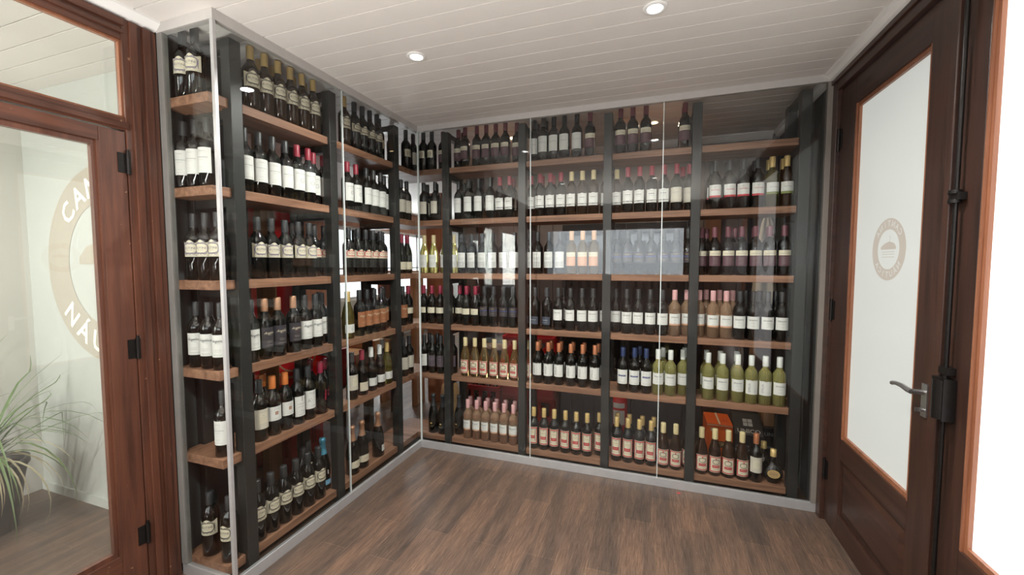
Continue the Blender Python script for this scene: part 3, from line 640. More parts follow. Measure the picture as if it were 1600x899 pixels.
    if kind == 'retro':
        patch(mb, R0, -hw, hw, .026, .130, 0); hw2 = hw*.80; patch(mb, R1, -hw*.98, hw*.98, .029, .127, 1); patch(mb, R+.0011, -hw2, hw2, .036, .121, 0)
        for rr in (1., .84): stroke(mb, R+.0014, [(.021*rr*math.copysign(abs(math.cos(q))**.6, math.cos(q)), .095+.015*rr*math.copysign(abs(math.sin(q))**.7, math.sin(q))) for q in [2*PI*i/28 for i in range(29)]], .0020, 2)
        patch(mb, R+.0014, -.013, .013, .090, .100, 3); patch(mb, R+.0014, -.023, .023, .056, .074, 1); dashes(mb, R+.0016, .064, 6, .038, 0, .0025); dashes(mb, R+.0014, .045, 6, .034, 2, .0015); patch(mb, R+.0014, -.004, .004, .110, .118, 1)
        return [PAPER['cream'], KR, KD, KC]
    if kind == 'retrop':
        patch(mb, R0, -hw, hw, .040, .166, 0); patch(mb, R1, -hw*.97, hw*.97, .043, .163, 1); patch(mb, R+.0011, -hw*.80, hw*.80, .051, .155, 0)
        for sg in (-1, 1):
            for k_ in range(7): stroke(mb, R+.0014, [(sg*(.0235+.003*math.sin(j*1.5+k_)), .060+.0135*k_+.004*j) for j in range(4)], .0035, 2)
        patch(mb, R+.0014, -.017, .017, .116, .140, 3); dashes(mb, R+.0016, .127, 6, .028, 2, .002); patch(mb, R+.0014, -.021, .021, .080, .102, 1); dashes(mb, R+.0016, .090, 6, .034, 0, .0025); dashes(mb, R+.0014, .066, 7, .036, 1, .0018); stroke(mb, R+.0014, [(-.02, .147), (-.008, .151), (0, .146), (.008, .151), (.02, .147)], .0035, 2)
        return [PAPER['cream'], KR, KD, KC]
    if kind == 'diamond':
        patch(mb, R0, -hw, hw, .055, .152, 0); f_ = t1
        for s_ in (1, .8): stroke(mb, R1, [(-.022*s_, .112), (0, .112+.022*s_), (.022*s_, .112), (0, .112-.022*s_), (-.022*s_, .112)], .0012, 1)
        patch(mb, R2, -.026, .026, .107, .117, 1, lambda s_: .0); dashes(mb, R+.0014, .111, 6, .036, 0, .002); dashes(mb, R1, .066, 4, .05, 2, .0012); return [PAPER['white'], KB, K]
    if kind == 'darkplum':
        patch(mb, R0, -hw, hw, .055, .145, 0); T('zuccardi', .013, .115, 1) if False else squiggle(mb, R1, .115, .036, 1, .003, .0016); dashes(mb, R1, .10, 6, .026, 1, .001); dashes(mb, R1, .07, 7, .03, 1, .001); return [KP2, KG]
    if kind == 'tree':
        patch(mb, R0, -hw, hw, .055, .150, 0); stroke(mb, R1, [(-.004, .105), (-.002, .125), (-.010, .132), (0, .136), (.008, .130), (-.002, .124)], .003, 1); squiggle(mb, R1, .092, .03, 2, .002, .0012); dashes(mb, R1, .07, 6, .03, 2); return [PAPER['white'], KGN, KG]
    if kind == 'creamlow':
        patch(mb, R0, -hw, hw, .085, .130, 0); dashes(mb, R1, .112, 8, .04, 1, .0018); dashes(mb, R1, .102, 6, .03, 1, .001); dashes(mb, R1, .093, 8, .04, 1, .001); return [PAPER['cream'], KG]
    if kind == 'darkband':
        patch(mb, R0, -hw, hw, .080, .150, 0); patch(mb, R1, -hw, hw, .118, .124, 1); squiggle(mb, R1, .135, .03, 2, .003, .0014); dashes(mb, R1, .10, 7, .034, 2, .001); return [KD, KB, KGO]
    if kind == 'navylow':
        patch(mb, R0, -hw*.95, hw*.95, .035, .090, 0, lambda s_: .004*(1-s_*s_)); T('Navarro', .011, .068, 1) if False else squiggle(mb, R1, .068, .036, 1, .0025, .0014); dashes(mb, R1, .05, 6, .03, 1, .001); return [ink('slate_label', (.05, .06, .085)), KW]
    if kind == 'stamp':
        patch(mb, R0, -hw, hw, .078, .150, 0); dashes(mb, R1, .136, 6, .03, 1, .0016); patch(mb, R1, -.008, .008, .108, .124, 2); stroke(mb, R2, [(-.004, .112), (-.004, .120), (0, .120), (0, .112), (.005, .112), (.005, .120)], .0014, 0); dashes(mb, R1, .088, 8, .04, 1, .001); return [PAPER['white'], KG, KO]
    if kind == 'notch':
        patch(mb, R0, -hw*.85, hw*.85, .045, .155, 0); patch(mb, R1, .002, .005, .128, .155, 1); dashes(mb, R1, .112, 8, .044, 1, .0018); squiggle(mb, R1, .098, .04, 1); stroke(mb, R1, [(-.014, .07), (0, .077), (.014, .07)], .0022, 1); dashes(mb, R1, .055, 7, .036, 1, .001); return [PAPER['white'], K]
    if kind == 'horse':
        patch(mb, R0, -hw, hw, .062, .165, 0); dashes(mb, R1, .152, 8, .044, 1, .0018); dashes(mb, R1, .145, 4, .024, 1, .0018)
        stroke(mb, R1, [(-.026, .1), (-.022, .118), (-.010, .121), (.01, .118), (.024, .124), (.026, .112), (.016, .104), (.0, .110), (-.014, .102), (-.02, .108), (-.014, .114)], .002, 1); dashes(mb, R1, .078, 7, .03, 1, .001); return [PAPER['white'], K]
    if kind == 'redtext':
        put_text(mb, 'Malbec', .022, t2, 0, rot=PI/2, u0=.004, v0=.11, shear=.3); squiggle(mb, R1, .12, .001, 0); dashes(mb, R1, .06, 4, .02, 1, .001); return [KM, KG]
    if kind == 'burgw':
        patch(mb, R0, -hw, hw, .038, .092, 0); squiggle(mb, R1, .074, .035, 1, .002, .001); stroke(mb, R1, [(.004+.006*math.cos(q), .060+.005*math.sin(q)) for q in [2*PI*i/14 for i in range(15)]], .002, 1); dashes(mb, R1, .045, 7, .04, 1, .001); return [PAPER['white'], KG]
    if kind == 'burgc':
        patch(mb, R0, -hw, hw, .030, .088, 0); dashes(mb, R1, .072, 8, .044, 1, .0018); squiggle(mb, R1, .06, .02, 1); dashes(mb, R1, .040, 8, .04, 1, .001); return [PAPER['cream'], KG]
    if kind == 'ghost':
        patch(mb, R0, -hw, hw, .045, .145, 0); squiggle(mb, R1, .12, .034, 1, .003, .0014)
        for k_ in range(4): squiggle(mb, R1, .06+.008*k_, .05, 1, .003, .001, ph=k_)
        return [PAPER['white'], KG]
    if kind == 'sky':
        patch(mb, R0, -hw, hw, .035, .065, 0); dashes(mb, R1, .048, 7, .044, 1, .0022); patch(mb, R1, -.003, .003, .10, .125, 1); return [KLB, KW]
    if kind == 'sparkc':
        patch(mb, R0, -hw*.9, hw*.9, .045, .085, 0, lambda s_: .008*(1-s_*s_)); dashes(mb, R1, .068, 6, .04, 1, .002); dashes(mb, R1, .055, 7, .04, 1, .001); return [PAPER['cream'], KR]
    if kind == 'sparkw':
        patch(mb, R0, 0, hw*.8, .040, .085, 0); dashes(mb, R1, .068, 4, .02, 1, .002, hw*.4); return [PAPER['white'], K]
    if kind == 'goldseal':
        f_ = t1; n_ = 18; mb.add([t1(.009*math.cos(2*PI*i/n_), .085+.007*math.sin(2*PI*i/n_)) for i in range(n_)], [list(range(n_))], 0); dashes(mb, R1, .062, 6, .036, 0, .0018); dashes(mb, R1, .056, 5, .026, 0, .001); return [KGO]
    if kind == 'greylab':
        patch(mb, R0, -hw, hw, .062, .160, 0); patch(mb, R1, -hw*.5, hw*.5, .09, .14, 1); stroke(mb, R2, [(-.004, .128), (0, .131), (.004, .128)], .002, 2); dashes(mb, R2, .118, 6, .028, 2, .0016); dashes(mb, R2, .108, 6, .024, 2, .001); return [PAPER['old'], PAPER['cream'], KG]
KP2 = ink('grey_plum', (.085, .065, .08))
# kind: (profile, glass, capsule, label, look)
TYPES = {
 'rutm_g': ('bord', BROWNG, 'gold', 'ornate_big_k', 'gold-capped ornate-label bottle'),
 'rutm_k': ('mag', DARKG, 'black', 'ornate_big_k', 'black ornate-label magnum'),
 'rut_k': ('bord', DARKG, 'black', 'ornate_k', 'black-capped ornate-label bottle'),
 'rut_v': ('bord', DARKG, 'black', 'ornate_big_v', 'violet ornate-label bottle'),
 'rut_r': ('bord', DARKG, 'black', 'ornate_r', 'red ornate-label bottle'),
 'square': ('bord', DARKG, 'black', 'square', 'square cream-label bottle'),
 'orl': ('bord', DARKG, 'black', 'orangelab', 'orange-label dark bottle'),
 'tw_k': ('bord', DARKG, 'black', 'tallwhite', 'black-capped tall-label bottle'),
 'ts_r': ('bord', DARKG, 'red', 'tallseal', 'red-capped seal-label bottle'),
 'cr_k': ('bord', DARKG, 'black', 'cream2', 'black-capped aged-label bottle'),
 'cr_r': ('bord', DARKG, 'red', 'cream2', 'red-capped aged-label bottle'),
 'sc_r': ('bord', DARKG, 'red', 'scroll', 'red-capped notched-label bottle'),
 'sc_g': ('bord', BROWNG, 'straw', 'scroll', 'straw-capped notched-label bottle'),
 'an_w': ('bord', DARKG, 'black', 'scriptw', 'white script-label bottle'),
 'an_d': ('bord', DARKG, 'bronze', 'scriptd', 'dark script-label bottle'),
 'an_o': ('bord', DARKG, 'black', 'scripto', 'copper script-label bottle'),
 'plum': ('bord', DARKG, 'plum', 'plum', 'plum-label bottle'),
 'peach': ('bord', AMBERG, 'peach', 'peach', 'peach-label bottle'),
 'art': ('bord', DARKG, 'black', 'art', 'sketch-label dark bottle'),
 'benj': ('bord', DARKG, 'black', 'benj', 'black-capped white-label bottle'),
 'benjr': ('bord', ROSEG, 'pink', 'benjr', 'pink-capped rosé bottle'),
 'benjw': ('bord', WHITEG, 'white', 'benj', 'white-capped white-wine bottle'),
 'emil': ('bord', DARKG, 'copper', 'emilia', 'copper-capped side-lettered bottle'),
 'emilw': ('bord', WHITEG, 'white', 'emilia', 'side-lettered white-wine bottle'),
 'fel': ('bord', DARKG, 'black', 'felipe', 'red-footed white-label bottle'),
 'grn': ('bord', OLIVEG, 'gold', 'green', 'gold-capped green-label bottle'),
 'grnd': ('bord', BROWNG, 'gold', 'green', 'brown green-label bottle'),
 'chard': ('burg', AMBERG, 'straw', 'retro', 'straw-capped amber bottle'),
 'chardd': ('burg', BROWNG, 'straw', 'retro', 'straw-capped brown bottle'),
 'redp': ('bord', DARKG, 'gold', 'retrop', 'gold-capped red-label bottle'),
 'dia': ('bord', DARKG, 'navy', 'diamond', 'blue-diamond-label bottle'),
 'dpl': ('bord', DARKG, 'black', 'darkplum', 'grey-plum-label dark bottle'),
 'tree': ('bord', DARKG, 'black', 'tree', 'tree-label dark bottle'),
 'clow': ('bord', DARKG, 'crimson', 'creamlow', 'crimson-capped small-label bottle'),
 'dband': ('bord', DARKG, 'black', 'darkband', 'blue-banded black bottle'),
 'navy': ('bord', DARKG, 'black', 'navylow', 'slate-label black bottle'),
 'stamp': ('bord', DARKG, 'orange', 'stamp', 'orange-capped stamp-label bottle'),
 'notch': ('bord', DARKG, 'black', 'notch', 'narrow white-label dark bottle'),
 'horse': ('bord', DARKG, 'black', 'horse', 'animal-label dark bottle'),
 'redt': ('bord', DARKG, 'crimson', 'redtext', 'red-lettered black bottle'),
 'bg_k': ('bord', DARKG, 'black', 'greylab', 'black-capped grey-label bottle'),
 'bg_r': ('burg', DARKG, 'crimson', 'burgc', 'crimson-capped burgundy bottle'),
 'bg_w': ('burg', DARKG, 'white', 'burgw', 'white-capped burgundy bottle'),
 'ol_w': ('burg', OLIVEG, 'gold', 'burgw', 'olive burgundy bottle'),
 'ygw': ('burg', WHITEG, 'straw', 'ghost', 'yellow white-wine bottle'),
 'skys': ('spark', DARKG, 'sky', 'sky', 'blue-foiled sparkling bottle'),
 'spc': ('spark', DARKG, 'bronze', 'sparkc', 'cream-label sparkling bottle'),
 'spw': ('spark', DARKG, 'bronze', 'sparkw', 'side-label sparkling bottle'),
 'spg': ('spark', DARKG, 'black', 'goldseal', 'gold-seal black bottle'),
 'grey': ('bord', DARKG, 'copper', 'greylab', 'copper-capped grey-label bottle'),
}
proto = {}
def bottle(kind, loc, rz, label_s, group):
    prof, gm, cap, lab, look = TYPES[kind]
    name = {'spark': 'sparkling_wine_bottle', 'mag': 'magnum_bottle'}.get(prof, 'wine_bottle')
    root = bpy.data.objects.new(name, None); C.objects.link(root); root.location = loc; root.rotation_euler = (0, 0, rz); root.empty_display_size = .03
    tag(root, label_s, 'bottle', group)
    if kind not in proto:
        pr, R = PROF[prof]; z0, z1, rc = CAPZ[prof]; parts = []
        b = MB().lathe(pr, seg=24).build('bottle_body', gm); parts.append(b)
        c_ = MB()
        if prof == 'spark': c_.lathe([(.0255, .210), (.0212, .230), (.0172, .252), (.0166, .288), (.0192, .291), (.0192, .304), (.0166, .3135), (0, .3165)], seg=20, close=False)
        else: c_.lathe([(rc, z0), (rc, z1-.004), (rc-.002, z1), (0, z1+.0005)], seg=20, close=False)
        parts.append(c_.build('capsule', CAP[cap]))
        m = MB(); mats = label(m, lab, R); parts.append(m.build('paper_label', mats))
        proto[kind] = [p.data for p in parts]
        for p in parts: bpy.data.objects.remove(p)
    for nm, me in zip(('bottle_body', 'capsule', 'paper_label'), proto[kind]):
        o = bpy.data.objects.new(nm, me); C.objects.link(o); o.parent = root
    return root
ORD = ['first', 'second', 'third', 'fourth', 'fifth', 'sixth', 'seventh', 'eighth', 'ninth', 'tenth', 'eleventh', 'twelfth']
# rows: (level, bay, row, [(px, kind), ...]) px measured at the middle of the bottle; bay: L1 L2 = left rack, LC = left side of corner, BC = back side of corner, B0..B3
def rp(kind, *px): return [(p, kind) for p in px]
ROWS = [
 (0, 'L1', 0, rp('rutm_g', 392, 413, 436, 455, 470, 487)), (0, 'L1', 1, rp('rutm_g', 401, 421, 462, 476, 503)),
 (0, 'L2', 0, rp('rutm_g', 537)+rp('rut_k', 553, 567, 579, 589)+rp('orl', 601)), (0, 'L2', 1, rp('orl', 608)),
 (0, 'LC', 0, rp('square', 634)+rp('cr_k', 645)),
 (0, 'BC', 0, rp('square', 662, 675.5)+rp('plum', 688)),
 (0, 'B0', 0, rp('plum', 710, 726, 745, 762, 777.5, 794, 806)), (0, 'B0', 1, rp('plum', 718)),
 (0, 'B1', 0, rp('tw_k', 829, 846, 862.5, 881, 901)+rp('plum', 921.5)), (0, 'B1', 1, rp('tw_k', 834, 851)),
 (0, 'B2', 0, rp('plum', 969, 988, 1008.5, 1080)), (0, 'B2', 1, rp('plum', 1075)),
 (1, 'L1', 0, rp('tw_k', 383, 399, 417.5, 436.5)+rp('ts_r', 457, 474, 489, 507)), (1, 'L1', 1, rp('tw_k', 422)+rp('ts_r', 441)),
 (1, 'L2', 0, rp('ts_r', 542, 555.6)+rp('tw_k', 573, 582, 593.6, 606.4)), (1, 'L2', 1, rp('tw_k', 578, 598, 612)),
 (1, 'LC', 0, rp('cr_k', 629, 637, 646)), (1, 'BC', 0, rp('cr_k', 662, 680)), (1, 'BC', 1, rp('cr_k', 667, 684)),
 (1, 'B0', 0, rp('tw_k', 713, 732, 748, 766)+rp('sc_r', 781, 796)), (1, 'B0', 1, rp('tw_k', 723, 737, 753)+rp('sc_r', 803)),
 (1, 'B1', 0, rp('sc_r', 828, 844, 860, 876.5)+rp('sc_g', 895, 912.6, 928.6, 943)), (1, 'B1', 1, rp('sc_r', 848, 865)),
 (1, 'B2', 0, rp('sc_g', 962)+rp('sc_r', 979.6, 997.5, 1016, 1033)+rp('cr_r', 1055.5, 1077)), (1, 'B2', 1, rp('cr_r', 1066)),
 (1, 'B3', 0, rp('fel', 1116.7, 1140.7, 1165.6, 1191)+rp('grn', 1217)+rp('grnd', 1241)), (1, 'B3', 1, rp('fel', 1111, 1134.6, 1161, 1184)+rp('grnd', 1213, 1226)),
 (2, 'L1', 0, rp('rut_v', 402, 424, 445, 466, 485)+rp('rut_r', 500, 511)), (2, 'L1', 1, rp('rut_k', 420, 452, 495)),
 (2, 'L2', 0, rp('rut_r', 544, 559, 571, 582, 593.5, 604)), (2, 'L2', 1, rp('rut_r', 550, 575, 590)),
 (2, 'LC', 0, rp('bg_r', 631, 640)), (2, 'BC', 0, rp('ygw', 663, 678, 691)),
 (2, 'B0', 0, rp('ygw', 705)+rp('art', 722, 737, 753.5, 770, 787, 804)), (2, 'B1', 0, rp('art', 822.5, 840, 857.6, 874.8)+rp('peach', 892.6, 910, 927.5)),
 (2, 'B2', 0, rp('dband', 967.4, 990, 1007, 1026, 1045.7, 1069.7, 1083)), (2, 'B3', 0, rp('plum', 1109, 1129, 1151.7, 1175, 1202, 1223, 1243.5)), (2, 'B3', 1, rp('plum', 1103, 1146, 1183, 1191)),
 (3, 'L1', 0, rp('an_w', 390)+rp('an_d', 406, 428, 458)+rp('an_w', 476, 492, 510.6)), (3, 'L1', 1, rp('an_w', 500)),
 (3, 'L2', 0, rp('ol_w', 543)+rp('an_o', 561, 574, 583.6, 594.5, 605.6)), (3, 'L2', 1, rp('an_o', 568, 580, 600)),
 (3, 'LC', 0, rp('an_o', 631, 641)+rp('clow', 649)), (3, 'BC', 0, rp('clow', 651, 664, 678, 689)),
 (3, 'B0', 0, rp('clow', 708.5, 722.8, 738.6)+rp('dband', 755.7, 771, 787, 802)), (3, 'B0', 1, rp('clow', 717, 731, 748)),
 (3, 'B1', 0, rp('navy', 819, 836, 854.3)+rp('benj', 872, 890.8, 910, 929.3)), (3, 'B1', 1, rp('benj', 881)),
 (3, 'B2', 0, rp('benj', 949, 966, 984.5, 1003.6, 1024, 1042.8)+rp('benjr', 1062.4, 1080)),
 (3, 'B3', 0, rp('benjr', 1109, 1128, 1149)+rp('benj', 1171, 1193.8, 1221, 1239)), (3, 'B3', 1, rp('benjr', 1103.5, 1122, 1143)+rp('benj', 1163, 1182, 1209)),
 (4, 'L1', 0, rp('greyk' if False else 'bg_k', 405)+rp('stamp', 426.7, 446)+rp('notch', 462.5)+rp('horse', 480)+rp('redt', 500, 515)), (4, 'L1', 1, rp('stamp', 407)+rp('redt', 485, 511)),
 (4, 'L2', 0, rp('bg_k', 549)+rp('bg_r', 565)+rp('bg_w', 579.4, 592.6)+rp('ol_w', 604)), (4, 'L2', 1, rp('bg_w', 600)),
 (4, 'LC', 0, rp('cr_k', 632.6, 639, 646)), (4, 'BC', 0, rp('tree', 661)+rp('dpl', 675.5, 689)), (4, 'BC', 1, rp('dpl', 668, 684)),
 (4, 'B0', 0, rp('dpl', 704)+rp('chard', 727, 741.8, 756.5, 772, 788, 804)), (4, 'B1', 0, rp('chard', 820.5)+rp('emil', 840, 856.5, 873, 891.5, 910, 929)), (4, 'B1', 1, rp('emil', 844, 861.4, 877, 895.7, 913, 935)),
 (4, 'B2', 0, rp('dia', 972.7, 991.5, 1008.8)+rp('benjw', 1026.8, 1047, 1066.7)), (4, 'B2', 1, rp('dia', 999)+rp('benjw', 1035, 1069)),
 (4, 'B3', 0, rp('benjw', 1105.4, 1128, 1151.7)+rp('emilw', 1178.6, 1198.8)+rp('benjw', 1222)), (4, 'B3', 1, rp('benjw', 1102, 1123.6, 1149)),
 (5, 'L1', 0, rp('rutm_k', 400, 420, 442, 462, 481, 497)+rp('skys', 513)), (5, 'L1', 1, rp('rutm_k', 487, 470)),
 (5, 'L2', 0, rp('spc', 551, 566)+rp('spw', 590.7)),
 (5, 'BC', 0, rp('spg', 678, 690)), (5, 'B0', 0, rp('spg', 713.4)+rp('benjr', 732.5, 745, 758.7, 772, 787, 801.5)), (5, 'B0', 1, rp('benjr', 737, 749.6, 763.5, 777, 791, 804)),
 (5, 'B1', 0, rp('redp', 833.8, 849.7, 865.6, 883, 900, 917, 935)), (5, 'B2', 0, rp('redp', 965.4, 984, 1002, 1020.4)+rp('chardd', 1040.6, 1061, 1079)), (5, 'B2', 1, rp('redp', 964, 982.8, 1003, 1020.4)),
 (5, 'B3', 0, rp('chardd', 1101.4, 1121.6, 1142.4, 1165)+rp('grey', 1180)),
]
BAYNAME = {'L1': 'left rack near bay', 'L2': "left rack far bay", 'LC': 'corner bay', 'BC': 'corner bay', 'B0': BNB[0], 'B1': BNB[1], 'B2': BNB[2], 'B3': BNB[3]}
PITCHY = {0: .14, 1: .14, 2: .14, 3: .14, 4: .14, 5: .14}
def rad(k): return PROF[TYPES[k][0]][1]
def spread(items, lo, hi):
    """push neighbours apart until nothing touches; items: [pos, radius]"""
    items.sort(key=lambda i: i[0])
    for _ in range(400):
        for a, b in zip(items, items[1:]):
            need = a[1]+b[1]+.0025; gap = b[0]-a[0]
            if gap < need: d = (need-gap)/2; a[0] -= d; b[0] += d
        if items[0][0]-items[0][1] < lo: items[0][0] = lo+items[0][1]
        if items[-1][0]+items[-1][1] > hi: items[-1][0] = hi-items[-1][1]
    return items
placed = {}
for rack in ('back', 'left'):
    posts = BX if rack == 'back' else LY
    for li in range(6):
        fronts = []
        for row in (0, 1):
            its = []
            for (l_, bay, r_, lst) in ROWS:
                if l_ != li or r_ != row or (bay[0] == 'B') != (rack == 'back'): continue
                for px, k in lst:
                    dep = .120 if row == 0 else .215
                    py = {0: 230, 1: 310, 2: 400, 3: 490, 4: 590, 5: 690}[li]
                    zz = ZS[li]+.12
                    # the bottle axis at this height: refine the row of the picture until it matches
                    for _ in range(12):
                        p_ = hit(px, py, 1 if rack == 'back' else 0, dep if rack == 'back' else -dep); py += (p_.z-zz)*180
                    its.append([p_.x if rack == 'back' else p_.y, rad(k)+ (0 if row == 0 else 0), k, bay, px])
            if not its: continue
            lo = (-.07 if rack == 'back' else -1.36); hi = (2.50 if rack == 'back' else .062)
            if li == 0:
                cuts = [lo]+[c for c in posts if lo+.05 < c < hi]+[hi+.03]
                for c0, c1 in zip(cuts, cuts[1:]):
                    sub = [i for i in its if c0 <= i[0] < c1]
                    if sub: spread(sub, c0+(.031 if c0 != lo else 0), c1-.031)
            else: spread(its, lo, 2.388 if (rack == 'back' and li == 5) else hi)
            for pos, r, k, bay, px in its:
                near = min(abs(pos-c) for c in posts); base = .078+max(r, .0368)+.003
                if row == 0:
                    dep = base if near > PW/2+r+.006 else PF+PW+r+.006
                else:
                    dep = .19
                    def clear(): return all(math.hypot(pos-f_[1], dep-f_[2]) >= r+rad(f_[3])+.0015 for f_ in fronts)
                    while not clear() and dep < SB-r-.002: dep += .002
                    if not clear(): continue
                    dep = min(dep+.004, SB-r-.002)
                if row == 0: fronts.append((px, pos, dep, k))
                placed.setdefault((li, BAYNAME[bay], row), []).append([px, pos, dep, k, rack])
for (li, bn, row), lst in sorted(placed.items(), key=lambda q: (q[0][0], q[0][1], q[0][2])):
    lst.sort(key=lambda q: q[0]); both = (li, bn, 1-row) in placed; n = len(lst)
    for i, (px, pos, dep, k, rack) in enumerate(lst):
        where = 'leftmost' if i == 0 and n > 1 else 'rightmost' if i == n-1 and n > 1 else 'alone' if n == 1 else ORD[i]+' from left'
        rw = ('' if not both else ' front row' if row == 0 else ' rear row')
        lab = '%s, %s%s, %s shelf, %s' % (TYPES[k][4], where, rw, LVN[li], bn)
        jig = random.uniform(-.16, .16)
        loc, rz = ((pos, dep, ZS[li]), jig) if rack == 'back' else ((-dep, pos, ZS[li]), PI/2+jig-.22)
        if rack == 'back': rz += -.10 if pos < 1 else .0
        b = bottle(k, loc, rz, lab, '%s on the %s shelf, %s' % (TYPES[k][4].split(' with')[0]+'s', LVN[li], bn))
        b['_row'] = row
# keep rear bottles clear of the front ones
roots = [o for o in S.objects if o.get('_row') is not None]
for o in roots: del o['_row']
# glass-end bay of the left rack: bottles one behind the other
ENDS = [(0, 'rut_v', (301, 318)), (1, 'tw_k', (298, 312, 331)), (2, 'rut_v', (315, 331, 347)), (3, 'an_w', (303, 322, 341)), (4, 'tw_k', (356,)), (5, 'rutm_k', (311, 345))]
for li, k, pxs in ENDS:
    its = []
    for px in pxs:
        p_ = hit(px, 400, 1, -1.465); its.append([p_.x, rad(k)])
    spread(its, -.351, -.076)
    for i, (x, r) in enumerate(its):
        n = len(its); where = 'alone' if n == 1 else ['farthest from', 'closest to'][i == n-1]+' corner trim' if i in (0, n-1) else ORD[i]+' in file'
        if n == 1: x = -.125
        bottle(k, (x, -1.466, ZS[li]), .35+random.uniform(-.2, .2), "%s, %s, %s shelf, glass-end bay" % (TYPES[k][4], where, LVN[li]), 'bottles in the glass-end bay of the left rack')
# the round flask bottles at the right end of the bottom shelf
def flask(loc, rz, label_s, seal):
    root = thing('flask_bottle', label_s, 'bottle', (0, 0, 0), 'round flask bottles'); 
    pr = [(0, .0), (.028, .0), (.030, .006)]
    for i in range(1, 12):
        a = -1.05+i*(2.35/12); pr.append((.056*math.cos(a), .062+.060*math.sin(a)))
    pr += [(.020, .132), (.016, .142), (.0145, .155), (.0145, .212), (0, .2125)]
    b = MB(); b.lathe([(r, z) for r, z in pr], seg=28, sy=.6, close=False)
    b.build('bottle_body', DARKG, root)
    MB().lathe([(.0165, .168), (.0165, .212), (0, .215)], seg=18, close=False).build('capsule', CAP['gold'], root)
    if seal:
        s_ = MB(); n_ = 28
        def q(u, v): return (u, -.0385+.10*(u*u)*5+.10*(v*v)*5, .068+v)
        for r0, r1, mi, off in ((0, .034, 0, 0), (0, .028, 1, -.0006)):
            vs = [q(0, 0)]+[q(r1*.5*math.cos(2*PI*i/n_), r1*.42*math.sin(2*PI*i/n_)) for i in range(n_)]+[q(r1*math.cos(2*PI*i/n_), r1*.78*math.sin(2*PI*i/n_)) for i in range(n_)]
            vs = [(a, b_+off, c) for a, b_, c in vs]
            s_.add(vs, [(0, 1+i, 1+(i+1) % n_) for i in range(n_)]+[(1+i, 1+n_+i, 1+n_+(i+1) % n_, 1+(i+1) % n_) for i in range(n_)], mi, True)
        put_text(s_, 'SAN FELIPE', .008, lambda u, v: (q(u, v)[0], q(u, v)[1]-.0012, q(u, v)[2]), 2)
        s_.build('oval_label', [KGO, plain('flask_paper', (.50, .33, .16), .5), K], root)
    root.location = loc; root.rotation_euler = (0, 0, rz); return root
_p = hit(1214.7, 735, 1, .125)
flask((2.448, .124, ZS[5]), -.1, 'round black flask bottle with oval gold label at right end of bottom shelf', True)
flask((2.42, .235, ZS[5]), -.1, 'round black flask bottle standing behind the one with oval label', False)

# ------------------------------------------------------------------ behind the back rack
def text_on(mb, body, size, origin, ux, vx, mi, **k):
    o = Vector(origin); a = Vector(ux); b = Vector(vx)
    put_text(mb, body, size, lambda u, v: tuple(o+a*u+b*v), mi, **k)
fg = thing('black_cooler', 'black glass-door drinks cooler on boarded plinth behind back rack', 'cooler', (1.5, .9, 0))
c_ = MB(); x = .95
while x < 2.04: c_.box(x+.002, x+.098, .80, .815, 0, .44); x += .1
c_.box(.955, 2.045, .812, 1.04, 0, .44); c_.build('plinth', plain('plinth_boards', (.055, .05, .05), .6, var=.2), fg)
MB().box(.95, 2.05, .82, 1.04, .445, 1.80).build('body', BLACKC, fg, .004)
for a, b in ((.96, 1.495), (1.505, 2.04)):
    dd = MB(); dd.box(a, a+.03, .80, .818, .46, 1.79); dd.box(b-.03, b, .80, .818, .46, 1.79); dd.box(a+.03, b-.03, .80, .818, .46, .50); dd.box(a+.03, b-.03, .80, .818, 1.72, 1.79)
    dv = dd.build('door', BLACK, fg); MB().box(a+.03, b-.03, .806, .812, .50, 1.72).build('door_glass', plain('dark_glass', (.01, .012, .014), .05), dv)
def crate(name, x0, x1, y0, y1, z0, h_, label_s, mat):
    t = thing(name, label_s, 'crate', ((x0+x1)/2, (y0+y1)/2, z0), 'red plastic bottle crates'); m = MB(); e = .012
    m.box(x0, x1, y0, y1, z0, z0+.012)
    for (a, b, c2, d_) in ((x0, x1, y0, y0+e), (x0, x1, y1-e, y1)):
        m.box(a, b, c2, d_, z0+.012, z0+.10); m.box(a, b, c2, d_, z0+h_-.045, z0+h_)
        n = 5
        for i in range(n): xx = a+(b-a-.03)*i/(n-1); m.box(xx, xx+.03, c2, d_, z0+.10, z0+h_-.045)
    for (a, b) in ((x0, x0+e), (x1-e, x1)):
        m.box(a, b, y0+e, y1-e, z0+.012, z0+.14); m.box(a, b, y0+e, y1-e, z0+h_-.04, z0+h_)
        for i in range(4): yy = y0+e+(y1-y0-2*e-.03)*i/3; m.box(a, b, yy, yy+.03, z0+.14, z0+h_-.04)
    m.box(x0-.006, x1+.006, y0-.006, y0+.0, z0+h_-.015, z0+h_); m.box(x0-.006, x0, y0, y1, z0+h_-.015, z0+h_)
    nx = 5
    m.build('crate_body', mat, t); d_ = MB()
    for i in range(1, nx): xx = x0+e+(x1-x0-2*e)*i/nx; d_.box(xx-.002, xx+.002, y0+e, y1-e, z0+.013, z0+h_*.6)
    d_.build('divider', mat, t); return t
for i in range(3): crate('bottle_crate', .43, .90, .70, .98, .268*i, .266, '%s red plastic bottle crate of tall stack behind back rack' % ['lowest', 'middle', 'topmost'][i], REDP if i == 2 else REDD)
cr0 = crate('bottle_crate', .04, .405, .66, .96, 0, .33, 'low red bottle crate holding dark bottles behind back rack corner', REDD)
